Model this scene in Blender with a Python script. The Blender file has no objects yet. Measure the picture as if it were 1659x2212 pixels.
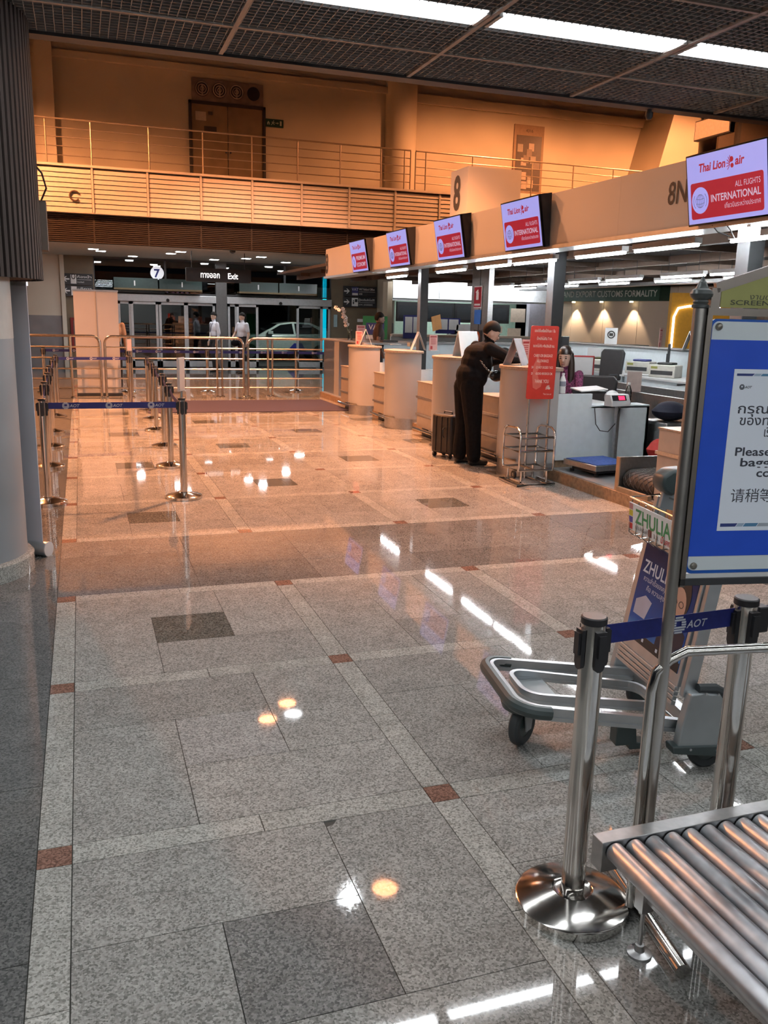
import bpy, bmesh, math, random
from mathutils import Vector, Matrix
random.seed(7)
scene = bpy.context.scene
COL = scene.collection
# ------------------------------------------------------------------ camera
F_PX = 1863.86
YAW, PITCH, ROLL = 0.3362428, 0.2211029, -0.0244007
CAM_H = 1.68
def _cam():
    cy, sy, cp, sp = math.cos(YAW), math.sin(YAW), math.cos(PITCH), math.sin(PITCH)
    f = Vector((sy*cp, cy*cp, -sp)); rt = Vector((cy, -sy, 0)); dn = f.cross(rt)
    r2 = math.cos(ROLL)*rt + math.sin(ROLL)*dn
    d2 = -math.sin(ROLL)*rt + math.cos(ROLL)*dn
    m = Matrix((r2, -d2, -f)).transposed().to_4x4()
    m.translation = (0, 0, CAM_H)
    cd = bpy.data.cameras.new('camera'); cd.sensor_fit = 'HORIZONTAL'; cd.sensor_width = 36
    cd.lens = 36*F_PX/1659; cd.clip_start = .02; cd.clip_end = 200
    c = bpy.data.objects.new('camera', cd); c.matrix_world = m; COL.objects.link(c)
    scene.camera = c
_cam()
# ------------------------------------------------------------------ world, exposure
w = bpy.data.worlds.new('night'); scene.world = w; w.use_nodes = True
w.node_tree.nodes['Background'].inputs[0].default_value = (.02, .024, .035, 1)
w.node_tree.nodes['Background'].inputs[1].default_value = .25
scene.view_settings.view_transform = 'Standard'; scene.view_settings.look = 'None'
scene.view_settings.exposure = 0.0; scene.view_settings.gamma = 1; scene.view_settings.use_curve_mapping = False
cy_ = scene.cycles
cy_.max_bounces = 5; cy_.diffuse_bounces = 2; cy_.glossy_bounces = 3; cy_.transmission_bounces = 3; cy_.transparent_max_bounces = 8
cy_.caustics_reflective = False; cy_.caustics_refractive = False; cy_.sample_clamp_indirect = 6; cy_.adaptive_threshold = .05; cy_.adaptive_min_samples = 16; cy_.use_light_tree = False
ORANGE = (1.0, .37, .14); WARM = (1.0, .66, .36); WHITE = (.93, .97, 1.0)
def lamp(name, loc, energy, color, size, sy=None, rot=(0, 0, 0), kind='AREA', spread=None):
    l = bpy.data.lights.new(name, kind); l.energy = energy; l.color = color
    if kind == 'AREA':
        l.shape = 'RECTANGLE' if sy else 'DISK'; l.size = size
        if sy: l.size_y = sy
        if spread: l.spread = spread
    elif kind == 'SPOT':
        l.shadow_soft_size = size; l.spot_size = spread or 2.2; l.spot_blend = .35
    else: l.shadow_soft_size = size
    o = bpy.data.objects.new(name, l); o.location = loc; o.rotation_euler = rot; COL.objects.link(o)
    return o
# large lights of the hall: sodium high bays over the atrium, fluorescent rows of the low ceiling
HIGH_Z = 7.5
# x, y, z, energy, cone
ORANGE_SPOTS = [(4.3, 11.8, 7.5, 6600, 1.75), (3.68, 18.4, 7.5, 820, 2.1), (4.3, 19.1, 7.5, 820, 2.1), (12.0, 20.4, 8.6, 2000, 2.9), (17.0, 20.2, 8.6, 2200, 2.9), (-2.6, 19.0, 7.5, 4200, 2.95), (9.0, 12.0, 7.5, 1500, 2.0), (-2.4, 13.6, 7.5, 2900, 1.8)]  # lamps at negative x are added to light the left wall and banner
WHITE_SPOTS = [(4.31, 18.5, 7.5, 260, 2.1), (3.66, 11.7, 7.5, 320, 2.1)]
for x, y, z, e, c in ORANGE_SPOTS: lamp('sodium_light', (x, y, z-.06), e, ORANGE, .17, kind='SPOT', spread=c)
for x, y, z, e, c in WHITE_SPOTS: lamp('halide_light', (x, y, z-.06), e, WHITE, .1, kind='SPOT', spread=c)
ORD = ['first', 'second', 'third', 'fourth', 'fifth', 'sixth', 'seventh', 'eighth', 'ninth', 'tenth', 'eleventh', 'twelfth']
LOW_Z = 3.35
STRIP_Y = [4.93, 2.3, -.35, -2.95, -5.6, -8.2]  # rearmost rows are unseen, added to light surfaces facing the camera
# ------------------------------------------------------------------ helpers
def S(h):
    h = h.lstrip('#'); out = []
    for i in (0, 2, 4):
        c = int(h[i:i+2], 16)/255
        out.append(c/12.92 if c <= .04045 else ((c+.055)/1.055)**2.4)
    return tuple(out)
MATS = {}
def mat(name, col, rough=.5, metal=0., emit=0., ecol=None, var=.06, scale=14., bump=0., spec=.5, coat=0.):
    if name in MATS: return MATS[name]
    if isinstance(col, str): col = S(col)
    m = bpy.data.materials.new(name); m.use_nodes = True; nt = m.node_tree; N = nt.nodes
    p = N['Principled BSDF']
    tc = N.new('ShaderNodeTexCoord'); nz = N.new('ShaderNodeTexNoise'); nz.inputs['Scale'].default_value = scale; nz.inputs['Detail'].default_value = 1
    nt.links.new(tc.outputs['Object'], nz.inputs['Vector'])
    rp = N.new('ShaderNodeValToRGB')
    rp.color_ramp.elements[0].position = .3; rp.color_ramp.elements[1].position = .7
    rp.color_ramp.elements[0].color = (*[c*(1-var) for c in col], 1); rp.color_ramp.elements[1].color = (*[min(1, c*(1+var)) for c in col], 1)
    nt.links.new(nz.outputs['Fac'], rp.inputs['Fac']); nt.links.new(rp.outputs['Color'], p.inputs['Base Color'])
    p.inputs['Roughness'].default_value = rough; p.inputs['Metallic'].default_value = metal
    p.inputs['Specular IOR Level'].default_value = spec; p.inputs['Coat Weight'].default_value = coat
    if emit:
        p.inputs['Emission Color'].default_value = (*(ecol or col), 1); p.inputs['Emission Strength'].default_value = emit
        if name not in ('lit_tube', 'lit_panel'): m.cycles.emission_sampling = 'NONE'
    if bump:
        b = N.new('ShaderNodeBump'); b.inputs['Strength'].default_value = bump; b.inputs['Distance'].default_value = .01
        nt.links.new(nz.outputs['Fac'], b.inputs['Height']); nt.links.new(b.outputs['Normal'], p.inputs['Normal'])
    MATS[name] = m; return m
def glass(name, tint=(.75, .8, .8), refl=.10, rough=.0):
    if name in MATS: return MATS[name]
    m = bpy.data.materials.new(name); m.use_nodes = True; nt = m.node_tree; N = nt.nodes; N.clear()
    o = N.new('ShaderNodeOutputMaterial'); mx = N.new('ShaderNodeMixShader'); t = N.new('ShaderNodeBsdfTransparent'); g = N.new('ShaderNodeBsdfGlossy')
    t.inputs[0].default_value = (*tint, 1); g.inputs['Roughness'].default_value = rough
    fr = N.new('ShaderNodeFresnel'); fr.inputs[0].default_value = 1.5
    ad = N.new('ShaderNodeMath'); ad.operation = 'ADD'; ad.inputs[1].default_value = refl; ad.use_clamp = True
    nt.links.new(fr.outputs[0], ad.inputs[0]); nt.links.new(ad.outputs[0], mx.inputs[0])
    nt.links.new(t.outputs[0], mx.inputs[1]); nt.links.new(g.outputs[0], mx.inputs[2]); nt.links.new(mx.outputs[0], o.inputs[0])
    MATS[name] = m; return m
def granite(name, c0, c1, c2, rough=.016, scale=170., tone=.10, spec=.5):
    """speckled polished stone; every slab has a tone of its own"""
    if name in MATS: return MATS[name]
    m = bpy.data.materials.new(name); m.use_nodes = True; nt = m.node_tree; N = nt.nodes; p = N['Principled BSDF']
    geo = N.new('ShaderNodeNewGeometry'); oi = N.new('ShaderNodeObjectInfo')
    v = N.new('ShaderNodeTexVoronoi'); v.inputs['Scale'].default_value = scale
    nt.links.new(geo.outputs['Position'], v.inputs['Vector'])
    sep = N.new('ShaderNodeSeparateColor'); nt.links.new(v.outputs['Color'], sep.inputs[0])
    nz = N.new('ShaderNodeTexNoise'); nz.inputs['Scale'].default_value = 7.; nz.inputs['Detail'].default_value = 2
    nt.links.new(geo.outputs['Position'], nz.inputs['Vector'])
    rp = N.new('ShaderNodeValToRGB'); e = rp.color_ramp.elements
    e[0].position = .05; e[0].color = (*c0, 1); e[1].position = .95; e[1].color = (*c2, 1)
    k = e.new(.45); k.color = (*c1, 1)
    nt.links.new(sep.outputs[0], rp.inputs['Fac'])
    ad = N.new('ShaderNodeMath'); ad.operation = 'ADD'; nt.links.new(oi.outputs['Random'], ad.inputs[0]); nt.links.new(geo.outputs['Random Per Island'], ad.inputs[1])
    fr = N.new('ShaderNodeMath'); fr.operation = 'FRACT'; nt.links.new(ad.outputs[0], fr.inputs[0])
    a2 = N.new('ShaderNodeMath'); a2.operation = 'MULTIPLY_ADD'; a2.inputs[1].default_value = 2*tone; a2.inputs[2].default_value = 1-tone
    nt.links.new(fr.outputs[0], a2.inputs[0])
    a3 = N.new('ShaderNodeMath'); a3.operation = 'MULTIPLY_ADD'; a3.inputs[1].default_value = .5; a3.inputs[2].default_value = .75
    nt.links.new(nz.outputs['Fac'], a3.inputs[0])
    a4 = N.new('ShaderNodeMath'); a4.operation = 'MULTIPLY'; nt.links.new(a2.outputs[0], a4.inputs[0]); nt.links.new(a3.outputs[0], a4.inputs[1])
    sc = N.new('ShaderNodeVectorMath'); sc.operation = 'SCALE'; nt.links.new(rp.outputs['Color'], sc.inputs[0]); nt.links.new(a4.outputs[0], sc.inputs['Scale'])
    nt.links.new(sc.outputs[0], p.inputs['Base Color'])
    r2 = N.new('ShaderNodeMath'); r2.operation = 'MULTIPLY_ADD'; r2.inputs[1].default_value = .036; r2.inputs[2].default_value = rough
    nt.links.new(sep.outputs[1], r2.inputs[0]); nt.links.new(r2.outputs[0], p.inputs['Roughness'])
    p.inputs['Specular IOR Level'].default_value = spec
    MATS[name] = m; return m
class B:
    """collects faces; build() links them as one mesh object"""
    def __init__(s): s.v = []; s.f = []; s.m = []; s.mi = 0
    def add(s, vs, fs):
        o = len(s.v); s.v += [tuple(x) for x in vs]; s.f += [tuple(i+o for i in f) for f in fs]; s.m += [s.mi]*len(fs); return s
    def box(s, x0, x1, y0, y1, z0, z1):
        return s.add([(x0, y0, z0), (x1, y0, z0), (x1, y1, z0), (x0, y1, z0), (x0, y0, z1), (x1, y0, z1), (x1, y1, z1), (x0, y1, z1)],
                     [(0, 3, 2, 1), (4, 5, 6, 7), (0, 1, 5, 4), (1, 2, 6, 5), (2, 3, 7, 6), (3, 0, 4, 7)])
    def obox(s, c, u, v, n):
        c, u, v, n = Vector(c), Vector(u), Vector(v), Vector(n)
        P = [c+a*u+b*v+d*n for d in (-1, 1) for a, b in ((-1, -1), (1, -1), (1, 1), (-1, 1))]
        return s.add(P, [(0, 3, 2, 1), (4, 5, 6, 7), (0, 1, 5, 4), (1, 2, 6, 5), (2, 3, 7, 6), (3, 0, 4, 7)])
    def bar(s, p0, p1, wdt, th, up=(0, 0, 1)):
        p0, p1 = Vector(p0), Vector(p1); d = (p1-p0); L = d.length; d.normalize(); up = Vector(up)
        r = d.cross(up)
        if r.length < 1e-4: r = d.cross(Vector((1, 0, 0)))
        r.normalize(); u2 = r.cross(d).normalized()
        return s.obox((p0+p1)/2, d*L/2, r*wdt/2, u2*th/2)
    def tube(s, pts, r, n=10, closed=False, cap=True):
        P = [Vector(p) for p in pts]; k = len(P); rr = r if isinstance(r, (list, tuple)) else [r]*k
        T = []
        for i in range(k):
            a = P[i-1] if (i or closed) else P[i]; b = P[(i+1) % k] if (i < k-1 or closed) else P[i]
            t = (b-a); T.append(t.normalized() if t.length > 1e-9 else Vector((0, 0, 1)))
        t0 = T[0]; ref = Vector((0, 0, 1)) if abs(t0.z) < .9 else Vector((1, 0, 0))
        nrm = t0.cross(ref).normalized(); vs = []
        for i in range(k):
            t = T[i]; nrm = (nrm - t*nrm.dot(t))
            if nrm.length < 1e-6: nrm = t.cross(Vector((0, 1, .3)))
            nrm.normalize(); bn = t.cross(nrm)
            for j in range(n):
                a = 2*math.pi*j/n; vs.append(P[i]+rr[i]*(math.cos(a)*nrm+math.sin(a)*bn))
        fs = []
        for i in range(k if closed else k-1):
            for j in range(n):
                a = i*n+j; b = i*n+(j+1) % n; c = ((i+1) % k)*n+(j+1) % n; d = ((i+1) % k)*n+j
                fs.append((a, b, c, d))
        if cap and not closed:
            fs.append(tuple(range(n-1, -1, -1))); fs.append(tuple((k-1)*n+j for j in range(n)))
        return s.add(vs, fs)
    def cyl(s, p0, p1, r, n=16, r1=None): return s.tube([p0, p1], [r, r if r1 is None else r1], n)
    def lathe(s, prof, n=28, c=(0, 0, 0), a0=0, a1=2*math.pi):
        full = abs(a1-a0-2*math.pi) < 1e-6; k = n if full else n+1; vs = []
        for (r, z) in prof:
            for j in range(k):
                a = a0+(a1-a0)*j/n; vs.append((c[0]+r*math.cos(a), c[1]+r*math.sin(a), c[2]+z))
        fs = []
        for i in range(len(prof)-1):
            for j in range(n):
                a = i*k+j; b = i*k+(j+1) % k; fs.append((a, b, b+k, a+k))
        return s.add(vs, fs)
    def prism(s, poly, fn, d0, d1):
        """poly: 2-D outline; fn(p, q, d) -> 3-D point"""
        n = len(poly); vs = [fn(p, q, d0) for p, q in poly]+[fn(p, q, d1) for p, q in poly]
        fs = [tuple(range(n-1, -1, -1)), tuple(range(n, 2*n))]+[(i, (i+1) % n, (i+1) % n+n, i+n) for i in range(n)]
        return s.add(vs, fs)
    def ball(s, c, rx, ry=None, rz=None, n=12, k=8):
        ry = ry or rx; rz = rz or rx; vs = [(c[0], c[1], c[2]-rz)]
        for i in range(1, k):
            t = math.pi*i/k
            for j in range(n):
                a = 2*math.pi*j/n; vs.append((c[0]+rx*math.sin(t)*math.cos(a), c[1]+ry*math.sin(t)*math.sin(a), c[2]-rz*math.cos(t)))
        vs.append((c[0], c[1], c[2]+rz)); fs = []
        for j in range(n):
            fs.append((0, 1+(j+1) % n, 1+j)); fs.append((len(vs)-1, 1+(k-2)*n+j, 1+(k-2)*n+(j+1) % n))
        for i in range(k-2):
            for j in range(n):
                a = 1+i*n+j; b = 1+i*n+(j+1) % n; fs.append((a, b, b+n, a+n))
        return s.add(vs, fs)
    def mesh(s, name, mats, smooth=True, ang=35, fix=True):
        me = bpy.data.meshes.new(name); me.from_pydata(s.v, [], s.f)
        for m in (mats if isinstance(mats, (list, tuple)) else [mats]): me.materials.append(m)
        if any(s.m): me.polygons.foreach_set('material_index', s.m)
        if fix:
            bm = bmesh.new(); bm.from_mesh(me); bmesh.ops.recalc_face_normals(bm, faces=bm.faces); bm.to_mesh(me); bm.free()
        if smooth:
            me.polygons.foreach_set('use_smooth', [True]*len(me.polygons)); me.set_sharp_from_angle(angle=math.radians(ang))
        me.update(); return me
    def build(s, name, mats, parent=None, smooth=True, bevel=0, **kw):
        return obj(name, s.mesh(name, mats, smooth, **kw), parent, bevel)
def obj(name, me, parent=None, bevel=0, loc=None):
    o = bpy.data.objects.new(name, me); COL.objects.link(o)
    if parent: o.parent = parent
    if loc: o.location = loc
    if bevel:
        b = o.modifiers.new('bevel', 'BEVEL'); b.width = bevel; b.segments = 2; b.limit_method = 'ANGLE'
    return o
def tag(o, label, cat, group=None):
    o['label'] = label; o['category'] = cat
    if group: o['group'] = group
    return o
def struct(o): o['kind'] = 'structure'; return o
def thing(name, label, cat, loc=(0, 0, 0), rz=0, group=None):
    o = bpy.data.objects.new(name, None); COL.objects.link(o); o.empty_display_size = .1
    o.location = loc; o.rotation_euler = (0, 0, rz); return tag(o, label, cat, group)
def copy_tree(o, parent=None):
    c = o.copy(); COL.objects.link(c); c.parent = parent
    for ch in list(o.children): copy_tree(ch, c)
    return c
def basis(u, v):
    u, v = Vector(u).normalized(), Vector(v).normalized(); n = u.cross(v)
    return Matrix((u, v, n)).transposed().to_4x4()
TXT = {}
def text(name, s, size, m, parent, loc, u=(1, 0, 0), v=(0, 0, 1), align='LEFT', bold=0., sx=1., shear=0., ext=.0008, width=None):
    key = (s, bold, shear, align, m.name)
    if key not in TXT:
        cu = bpy.data.curves.new('t', 'FONT'); cu.body = s; cu.size = 1; cu.align_x = align; cu.offset = bold; cu.shear = shear; cu.resolution_u = 3; cu.fill_mode = 'FRONT'
        to = bpy.data.objects.new('t', cu); COL.objects.link(to)
        dg = bpy.context.evaluated_depsgraph_get(); me = bpy.data.meshes.new_from_object(to.evaluated_get(dg))
        bpy.data.objects.remove(to); bpy.data.curves.remove(cu)
        me.name = name; me.materials.clear(); me.materials.append(m); TXT[key] = me
    me = TXT[key]; o = bpy.data.objects.new(name, me); COL.objects.link(o)
    if parent: o.parent = parent
    if width:
        xs = [q.co.x for q in me.vertices] or [0, 1]; sx = width/max(1e-6, (max(xs)-min(xs)))/size
    b = basis(u, v); b.translation = Vector(loc); o.matrix_local = b @ Matrix.Diagonal((size*sx, size, size, 1)); return o
def flat(b, c, u, v, hw, hh, d=.001):
    """thin plate at c spanned by u (half width hw) and v (half height hh)"""
    u, v = Vector(u).normalized(), Vector(v).normalized(); return b.obox(c, u*hw, v*hh, u.cross(v)*d)
def arc(c, r, a0, a1, n, fn): return [fn(c[0]+r*math.cos(a0+(a1-a0)*i/n), c[1]+r*math.sin(a0+(a1-a0)*i/n)) for i in range(n+1)]
def rrect(x0, x1, y0, y1, r, n=4):
    P = []
    for cx, cy, a in ((x1-r, y0+r, -90), (x1-r, y1-r, 0), (x0+r, y1-r, 90), (x0+r, y0+r, 180)):
        for i in range(n+1):
            t = math.radians(a+90*i/n); P.append((cx+r*math.cos(t), cy+r*math.sin(t)))
    return P
# ------------------------------------------------------------------ materials
CHROME = mat('polished_steel', (.62, .60, .57), .14, 1, var=.04)
STEEL = mat('brushed_steel', (.50, .50, .50), .32, 1, var=.08, scale=30)
ALU = mat('aluminium', (.60, .62, .63), .38, 1, var=.05)
BLACK = mat('black_plastic', (.018, .018, .02), .42, var=.2)
DARK = mat('charcoal_metal', (.05, .052, .056), .45, .3)
CREAM = mat('cream_paint', (.62, .56, .47), .6, var=.06, scale=1.2)
PALE = mat('pale_laminate', (.60, .60, .60), .38, var=.02)
GREYL = mat('grey_laminate', (.68, .75, .78), .42, var=.03)
WHITEP = mat('white_plastic', (.78, .78, .76), .4, var=.02)
PAPER = mat('white_paper', (.80, .80, .80), .8, var=.02)
WOODED = mat('wood_edge', (.30, .20, .12), .5, var=.25, scale=25)
NAVY = mat('navy_belt', (.012, .02, .16), .55, var=.1, scale=60)
LOGOW = mat('grey_print', (.55, .57, .62), .6)
TUBE = mat('lit_tube', (1, 1, 1), .5, emit=150, ecol=WHITE)
BROWN = mat('brown_panel', (.17, .13, .085), .6, var=.1, scale=3)
# ================================================================== FLOOR
G_SLAB = granite('granite_slab', (.165, .162, .15), (.29, .283, .264), (.41, .40, .375))
G_STRIP = granite('granite_strip', (.20, .20, .18), (.36, .355, .325), (.48, .47, .44), tone=.06)
G_RED = granite('granite_red', (.12, .07, .055), (.215, .12, .09), (.29, .17, .13), tone=.05)
G_DARK = granite('granite_dark', (.05, .05, .045), (.12, .118, .105), (.20, .195, .17), tone=.05)
G_BAND = granite('granite_band', (.10, .10, .095), (.175, .17, .16), (.26, .25, .24), tone=.14)
G_LIGHT = granite('granite_light', (.18, .178, .17), (.32, .312, .30), (.44, .43, .41), tone=.05)
G_SIDE = granite('granite_side', (.065, .068, .066), (.115, .118, .115), (.17, .17, .166), tone=.06)
GROUT = mat('grout', (.05, .048, .043), .85, var=.2)
floor = struct(B().box(-8, 20, -10, 30.6, -.12, -.0035).build('floor', GROUT, smooth=False))
TILES = []   # (x0, x1, y0, y1, material, chipped corners)
GAP = .0016
def tile(x0, x1, y0, y1, m, chips=()): TILES.append((x0+GAP, x1-GAP, y0+GAP, y1-GAP, m, chips))
PX = 1.3165; SW = .105; TW = (PX-SW)/3
def cell(x, y, cm, nx_red=True):
    """pinwheel of four long slabs round a square, with border strips on its left and near side"""
    a, b, c, d = x+SW, x+SW+TW, x+SW+2*TW, x+PX; e, f, g, h = y+SW, y+SW+TW, y+SW+2*TW, y+PX
    near_chip = abs(x-1.115) < .02 and abs(y-1.236) < .02
    tile(a, b, e, g, G_SLAB); tile(b, d, e, f, G_SLAB); tile(c, d, f, h, G_SLAB); tile(a, c, g, h, G_SLAB); tile(b, c, f, g, cm)
    tile(x, a, y, y+SW, G_RED)
    tile(a, x+SW+1.5*TW, y, e, G_STRIP); tile(x+SW+1.5*TW, d, y, e, G_STRIP)
    tile(x, a, e, y+SW+1.5*TW, G_STRIP); tile(x, a, y+SW+1.5*TW, h, G_STRIP)
X0 = -.212
for j in range(-1, 3):                   # near field: strips at y = 2.55, 3.87, 5.19
    for i in range(0, 6):
        y = 2.552+(j-1)*PX; x = X0+i*PX
        cm = G_DARK if (j == 2 and i % 3 == 0) else (G_LIGHT if (i+j) % 2 else G_SLAB)
        if j == 0 and i == 0: cm = G_BAND
        cell(x, y, cm)
yb = 2.552+PX*2                         # closing strip of the near field
for i in range(0, 6):
    x = X0+i*PX
    tile(x, x+SW, yb, yb+SW, G_RED); tile(x+SW, x+SW+1.5*TW, yb, yb+SW, G_STRIP); tile(x+SW+1.5*TW, x+PX, yb, yb+SW, G_STRIP)
y1 = yb+SW; BAND = [(y1, y1+.44), (y1+.44, y1+.88), (y1+.88, y1+1.31)]
for a, b in BAND:
    x = X0
    k = 0
    while x < 6.5:
        nx = x+(.85 if k == 0 else .79); tile(x, nx, a, b, G_BAND); x = nx; k += 1
YF = y1+1.31
for j in range(0, 13):
    for i in range(0, 5):
        cell(X0+i*PX, YF+j*PX, G_DARK if (i+j) % 2 == 0 else G_SLAB)
for k in range(14):                     # dark slabs outside the border on the left
    for q in range(5):
        tile(X0-.62*(q+1), X0-.62*q, .3+k*.92, 1.22+k*.92, G_SIDE)
for k in range(11):                     # forecourt in front of the doors
    for q in range(14):
        tile(-2.6+q*.9, -1.7+q*.9, YF+13*PX+k*.5-.05, YF+13*PX+(k+1)*.5-.05, G_SLAB if False else G_SIDE)
def seen(t):
    cx, cy = (t[0]+t[1])/2, (t[2]+t[3])/2
    f = cx*math.sin(YAW)+cy*math.cos(YAW); r = cx*math.cos(YAW)-cy*math.sin(YAW)
    return f > .9 and abs(r)/f < .56 and f*math.cos(PITCH)+CAM_H*math.sin(PITCH) > 0 and cy > 1.15
vis = [t for t in TILES if seen(t)]
vis.sort(key=lambda t: -((t[1]-t[0])*(t[3]-t[2]))/((t[0]**2+t[2]**2+2.8)**1.5))
near = set(id(t) for t in vis[:298])
cache = {}; rest = {}
for t in TILES:
    x0, x1, y0, y1_, m, ch = t; w_, h_ = x1-x0, y1_-y0
    chips = []
    for (px, py, sx_, sy_) in ((.712, 2.552, .045, .035), (1.118, 2.552, .055, .03), (1.225, 2.66, .03, .03)):
        for cx, cy, k in ((x0, y0, 0), (x1, y0, 1), (x1, y1_, 2), (x0, y1_, 3)):
            if abs(cx-px) < .012 and abs(cy-py) < .012: chips.append((k, sx_, sy_))
    if id(t) in near:
        key = (round(w_, 3), round(h_, 3), m.name) if not chips else id(t)
        if key not in cache:
            b = B()
            if chips:
                q = {k: (sx_, sy_) for k, sx_, sy_ in chips if (k in (2, 3)) or True}
                pts = []
                for k, (X, Y, du, dv) in enumerate(((-w_/2, -h_/2, 1, 1), (w_/2, -h_/2, -1, 1), (w_/2, h_/2, -1, -1), (-w_/2, h_/2, 1, -1))):
                    if k in q and m is G_SLAB:
                        sx_, sy_ = q[k]; A = (X+du*sx_, Y); C_ = (X, Y+dv*sy_); Mi = (X+du*sx_*.62, Y+dv*sy_*.7)
                        pts += [C_, Mi, A] if k in (0, 2) else [A, Mi, C_]
                    else: pts.append((X, Y))
                b.prism(pts, lambda p, q_, d: (p, q_, d), -.02, 0)
            else: b.box(-w_/2, w_/2, -h_/2, h_/2, -.02, 0)
            cache[key] = b.mesh('tile', m, smooth=False)
        obj('tile', cache[key], floor, loc=((x0+x1)/2, (y0+y1_)/2, 0))
    else: rest.setdefault(m.name, (m, B()))[1].box(x0, x1, y0, y1_, -.02, 0)
ms = [v[0] for v in rest.values()]; bb = B()
for k, (m, b) in enumerate(rest.values()): bb.mi = k; bb.add(b.v, b.f)
fl_rest = bb.build('far_tiles', ms, floor, smooth=False, fix=False); fl_rest['kind'] = 'stuff'
carpet = tag(B().box(1.02, 4.62, 15.2, 17.3, 0, .012).build('floor_mat', mat('purple_carpet', (.040, .030, .055), .95, var=.25, scale=120, bump=.3), bevel=.004), 'long dark purple entrance mat in front of the steel railing', 'mat')
# ================================================================== LOW CELL CEILING (near)
CELLM = mat('ceiling_cell_metal', (.30, .30, .30), .5, var=.1)
TBAR = mat('ceiling_bar', (.32, .29, .26), .5)
ceil = struct(B().box(-6, 12, -9.5, 6.28, LOW_Z+.3, LOW_Z+.36).build('ceiling', mat('ceiling_void', (.02, .02, .02), .9), smooth=False))
def in_strip(y): return any(abs(y-s) < .125 for s in STRIP_Y)
def cells(y0, y1, pitch, xs):
    b = B(); n = round((y1-y0)/pitch)
    for k in range(n+1):
        y = y0+(y1-y0)*k/n
        if not in_strip(y):
            for xa, xb in zip(xs[:-1], xs[1:]): b.box(xa, xb, y-.002, y+.002, LOW_Z, LOW_Z+.045)
    m = max(1, round((y1-y0)/.7)); x = xs[0]
    while x < xs[-1]:
        for q in range(m): b.box(x-.002, x+.002, y0+(y1-y0)*q/m, y0+(y1-y0)*(q+1)/m, LOW_Z+.001, LOW_Z+.044)
        x += pitch
    return b
XS_ = [-5+1.25*k for k in range(13)]
b = cells(2.6, 6.2, .052, XS_); c_ = cells(-9.4, 2.6, .16, XS_); b.add(c_.v, c_.f)
g = b.build('open_cell_grid', CELLM, ceil, smooth=False, fix=False); g['kind'] = 'stuff'
XB = [.955+1.3125*k for k in range(-4, 7)]; YB = [6.22-.02, 5.62, 4.24, 3.5, 2.9, 1.6, .9, .3, -1, -1.7]
for x in XB: B().box(x-.014, x+.014, -9.4, 6.22, LOW_Z-.012, LOW_Z+.05).build('ceiling_bar', TBAR, ceil, smooth=False)
for y in YB[1:]: B().box(-5, 10, y-.012, y+.012, LOW_Z-.010, LOW_Z+.05).build('ceiling_bar', TBAR, ceil, smooth=False)
EDGE = mat('ceiling_edge', (.045, .045, .046), .55)
struct(B().box(-5, 11, 6.2, 6.32, LOW_Z-.02, LOW_Z+.42).build('trim_1', EDGE, smooth=False))
HOUS = mat('light_housing', (.45, .45, .44), .5)
PANEL = mat('lit_panel', (1, 1, 1), .5, emit=30, ecol=WHITE); WING = mat('self_lit_reflector', (.9, .9, .9), .5, emit=1.7, ecol=WHITE)  # reflector wings emit in place of the tube light falling on them
for r, ys in enumerate(STRIP_Y):
    for k, x in enumerate(XB[:-1]):
        if ys < 4 and not (0 <= k < 8): continue
        lo = x+.045; hi = XB[k+1]-.03
        pos = ['over the middle of the hall', 'over the queue lane side', 'towards the counters']
        t = thing('ceiling_light', 'white fluorescent trough, %s from the left, ceiling row %s' % (ORD[k], 'ABC'[r]) if False else 'white fluorescent ceiling trough, %s from the left in the %s row' % (ORD[k], ['far', 'second', 'third', 'fourth', 'fifth', 'sixth'][r]), 'ceiling light', ((lo+hi)/2, ys, LOW_Z+.05), group='fluorescent troughs of the cell ceiling')
        L = (hi-lo)/2
        B().box(-L, L, -.13, .13, -.03, .03).build('housing', HOUS, t, smooth=False)
        B().box(-L+.01, L-.01, -.118, .118, -.051, -.03).build('reflector', WING, t, smooth=False)
        B().box(-L+.01, L-.01, -.04, .04, -.056, -.051).build('tube_cover', PANEL, t, smooth=False)
        for s in (-1, 1): B().box(s*L-.012, s*L+.012, -.1, .1, -.06, -.02).build('end_bracket', HOUS, t, smooth=False)
struct(B().box(-8, 14, -9.9, -9.7, 0, 3.7).build('wall_bounce', mat('bounce_wall_white', (.75, .74, .72), .6), smooth=False))  # unseen wall behind the camera, added to bounce light onto the sign
# ================================================================== HIGH ATRIUM
struct(B().box(-8, 22, 6.4, 26, 10.4, 10.6).build('ceiling_high', mat('high_ceiling', (.10, .09, .08), .8), smooth=False))
def hbay(x, y, z, em, lab, grp):
    t = thing('high_bay_lamp', lab, 'ceiling lamp', (x, y, z), group=grp)
    B().lathe([(.06, .32), (.12, .28), (.24, .02), (.25, 0), (.235, 0), (.11, .26)], 20).build('reflector', ALU, t)
    B().lathe([(0, .02), (.2, .02)], 20).build('lens', em, t)
    B().cyl((0, 0, .3), (0, 0, 10.4-z), .012, 6).build('hanger', DARK, t)
EO = mat('sodium_glow', (1, .6, .25), .5, emit=30, ecol=ORANGE); EW = mat('halide_glow', (1, 1, 1), .5, emit=20, ecol=WHITE)
for k, (x, y, z, e, c) in enumerate(ORANGE_SPOTS): hbay(x, y, z, EO, 'orange glowing sodium high bay lamp hanging %s' % ['above the check-in counters', 'before the louvred balcony', 'right before the louvred balcony', 'above the right balcony', 'far right above the balcony', 'at the left, added to light the left wall', 'above the back offices', 'left of the queue lane, added to light the blank banner'][k], 'sodium high bay lamps')
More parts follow.
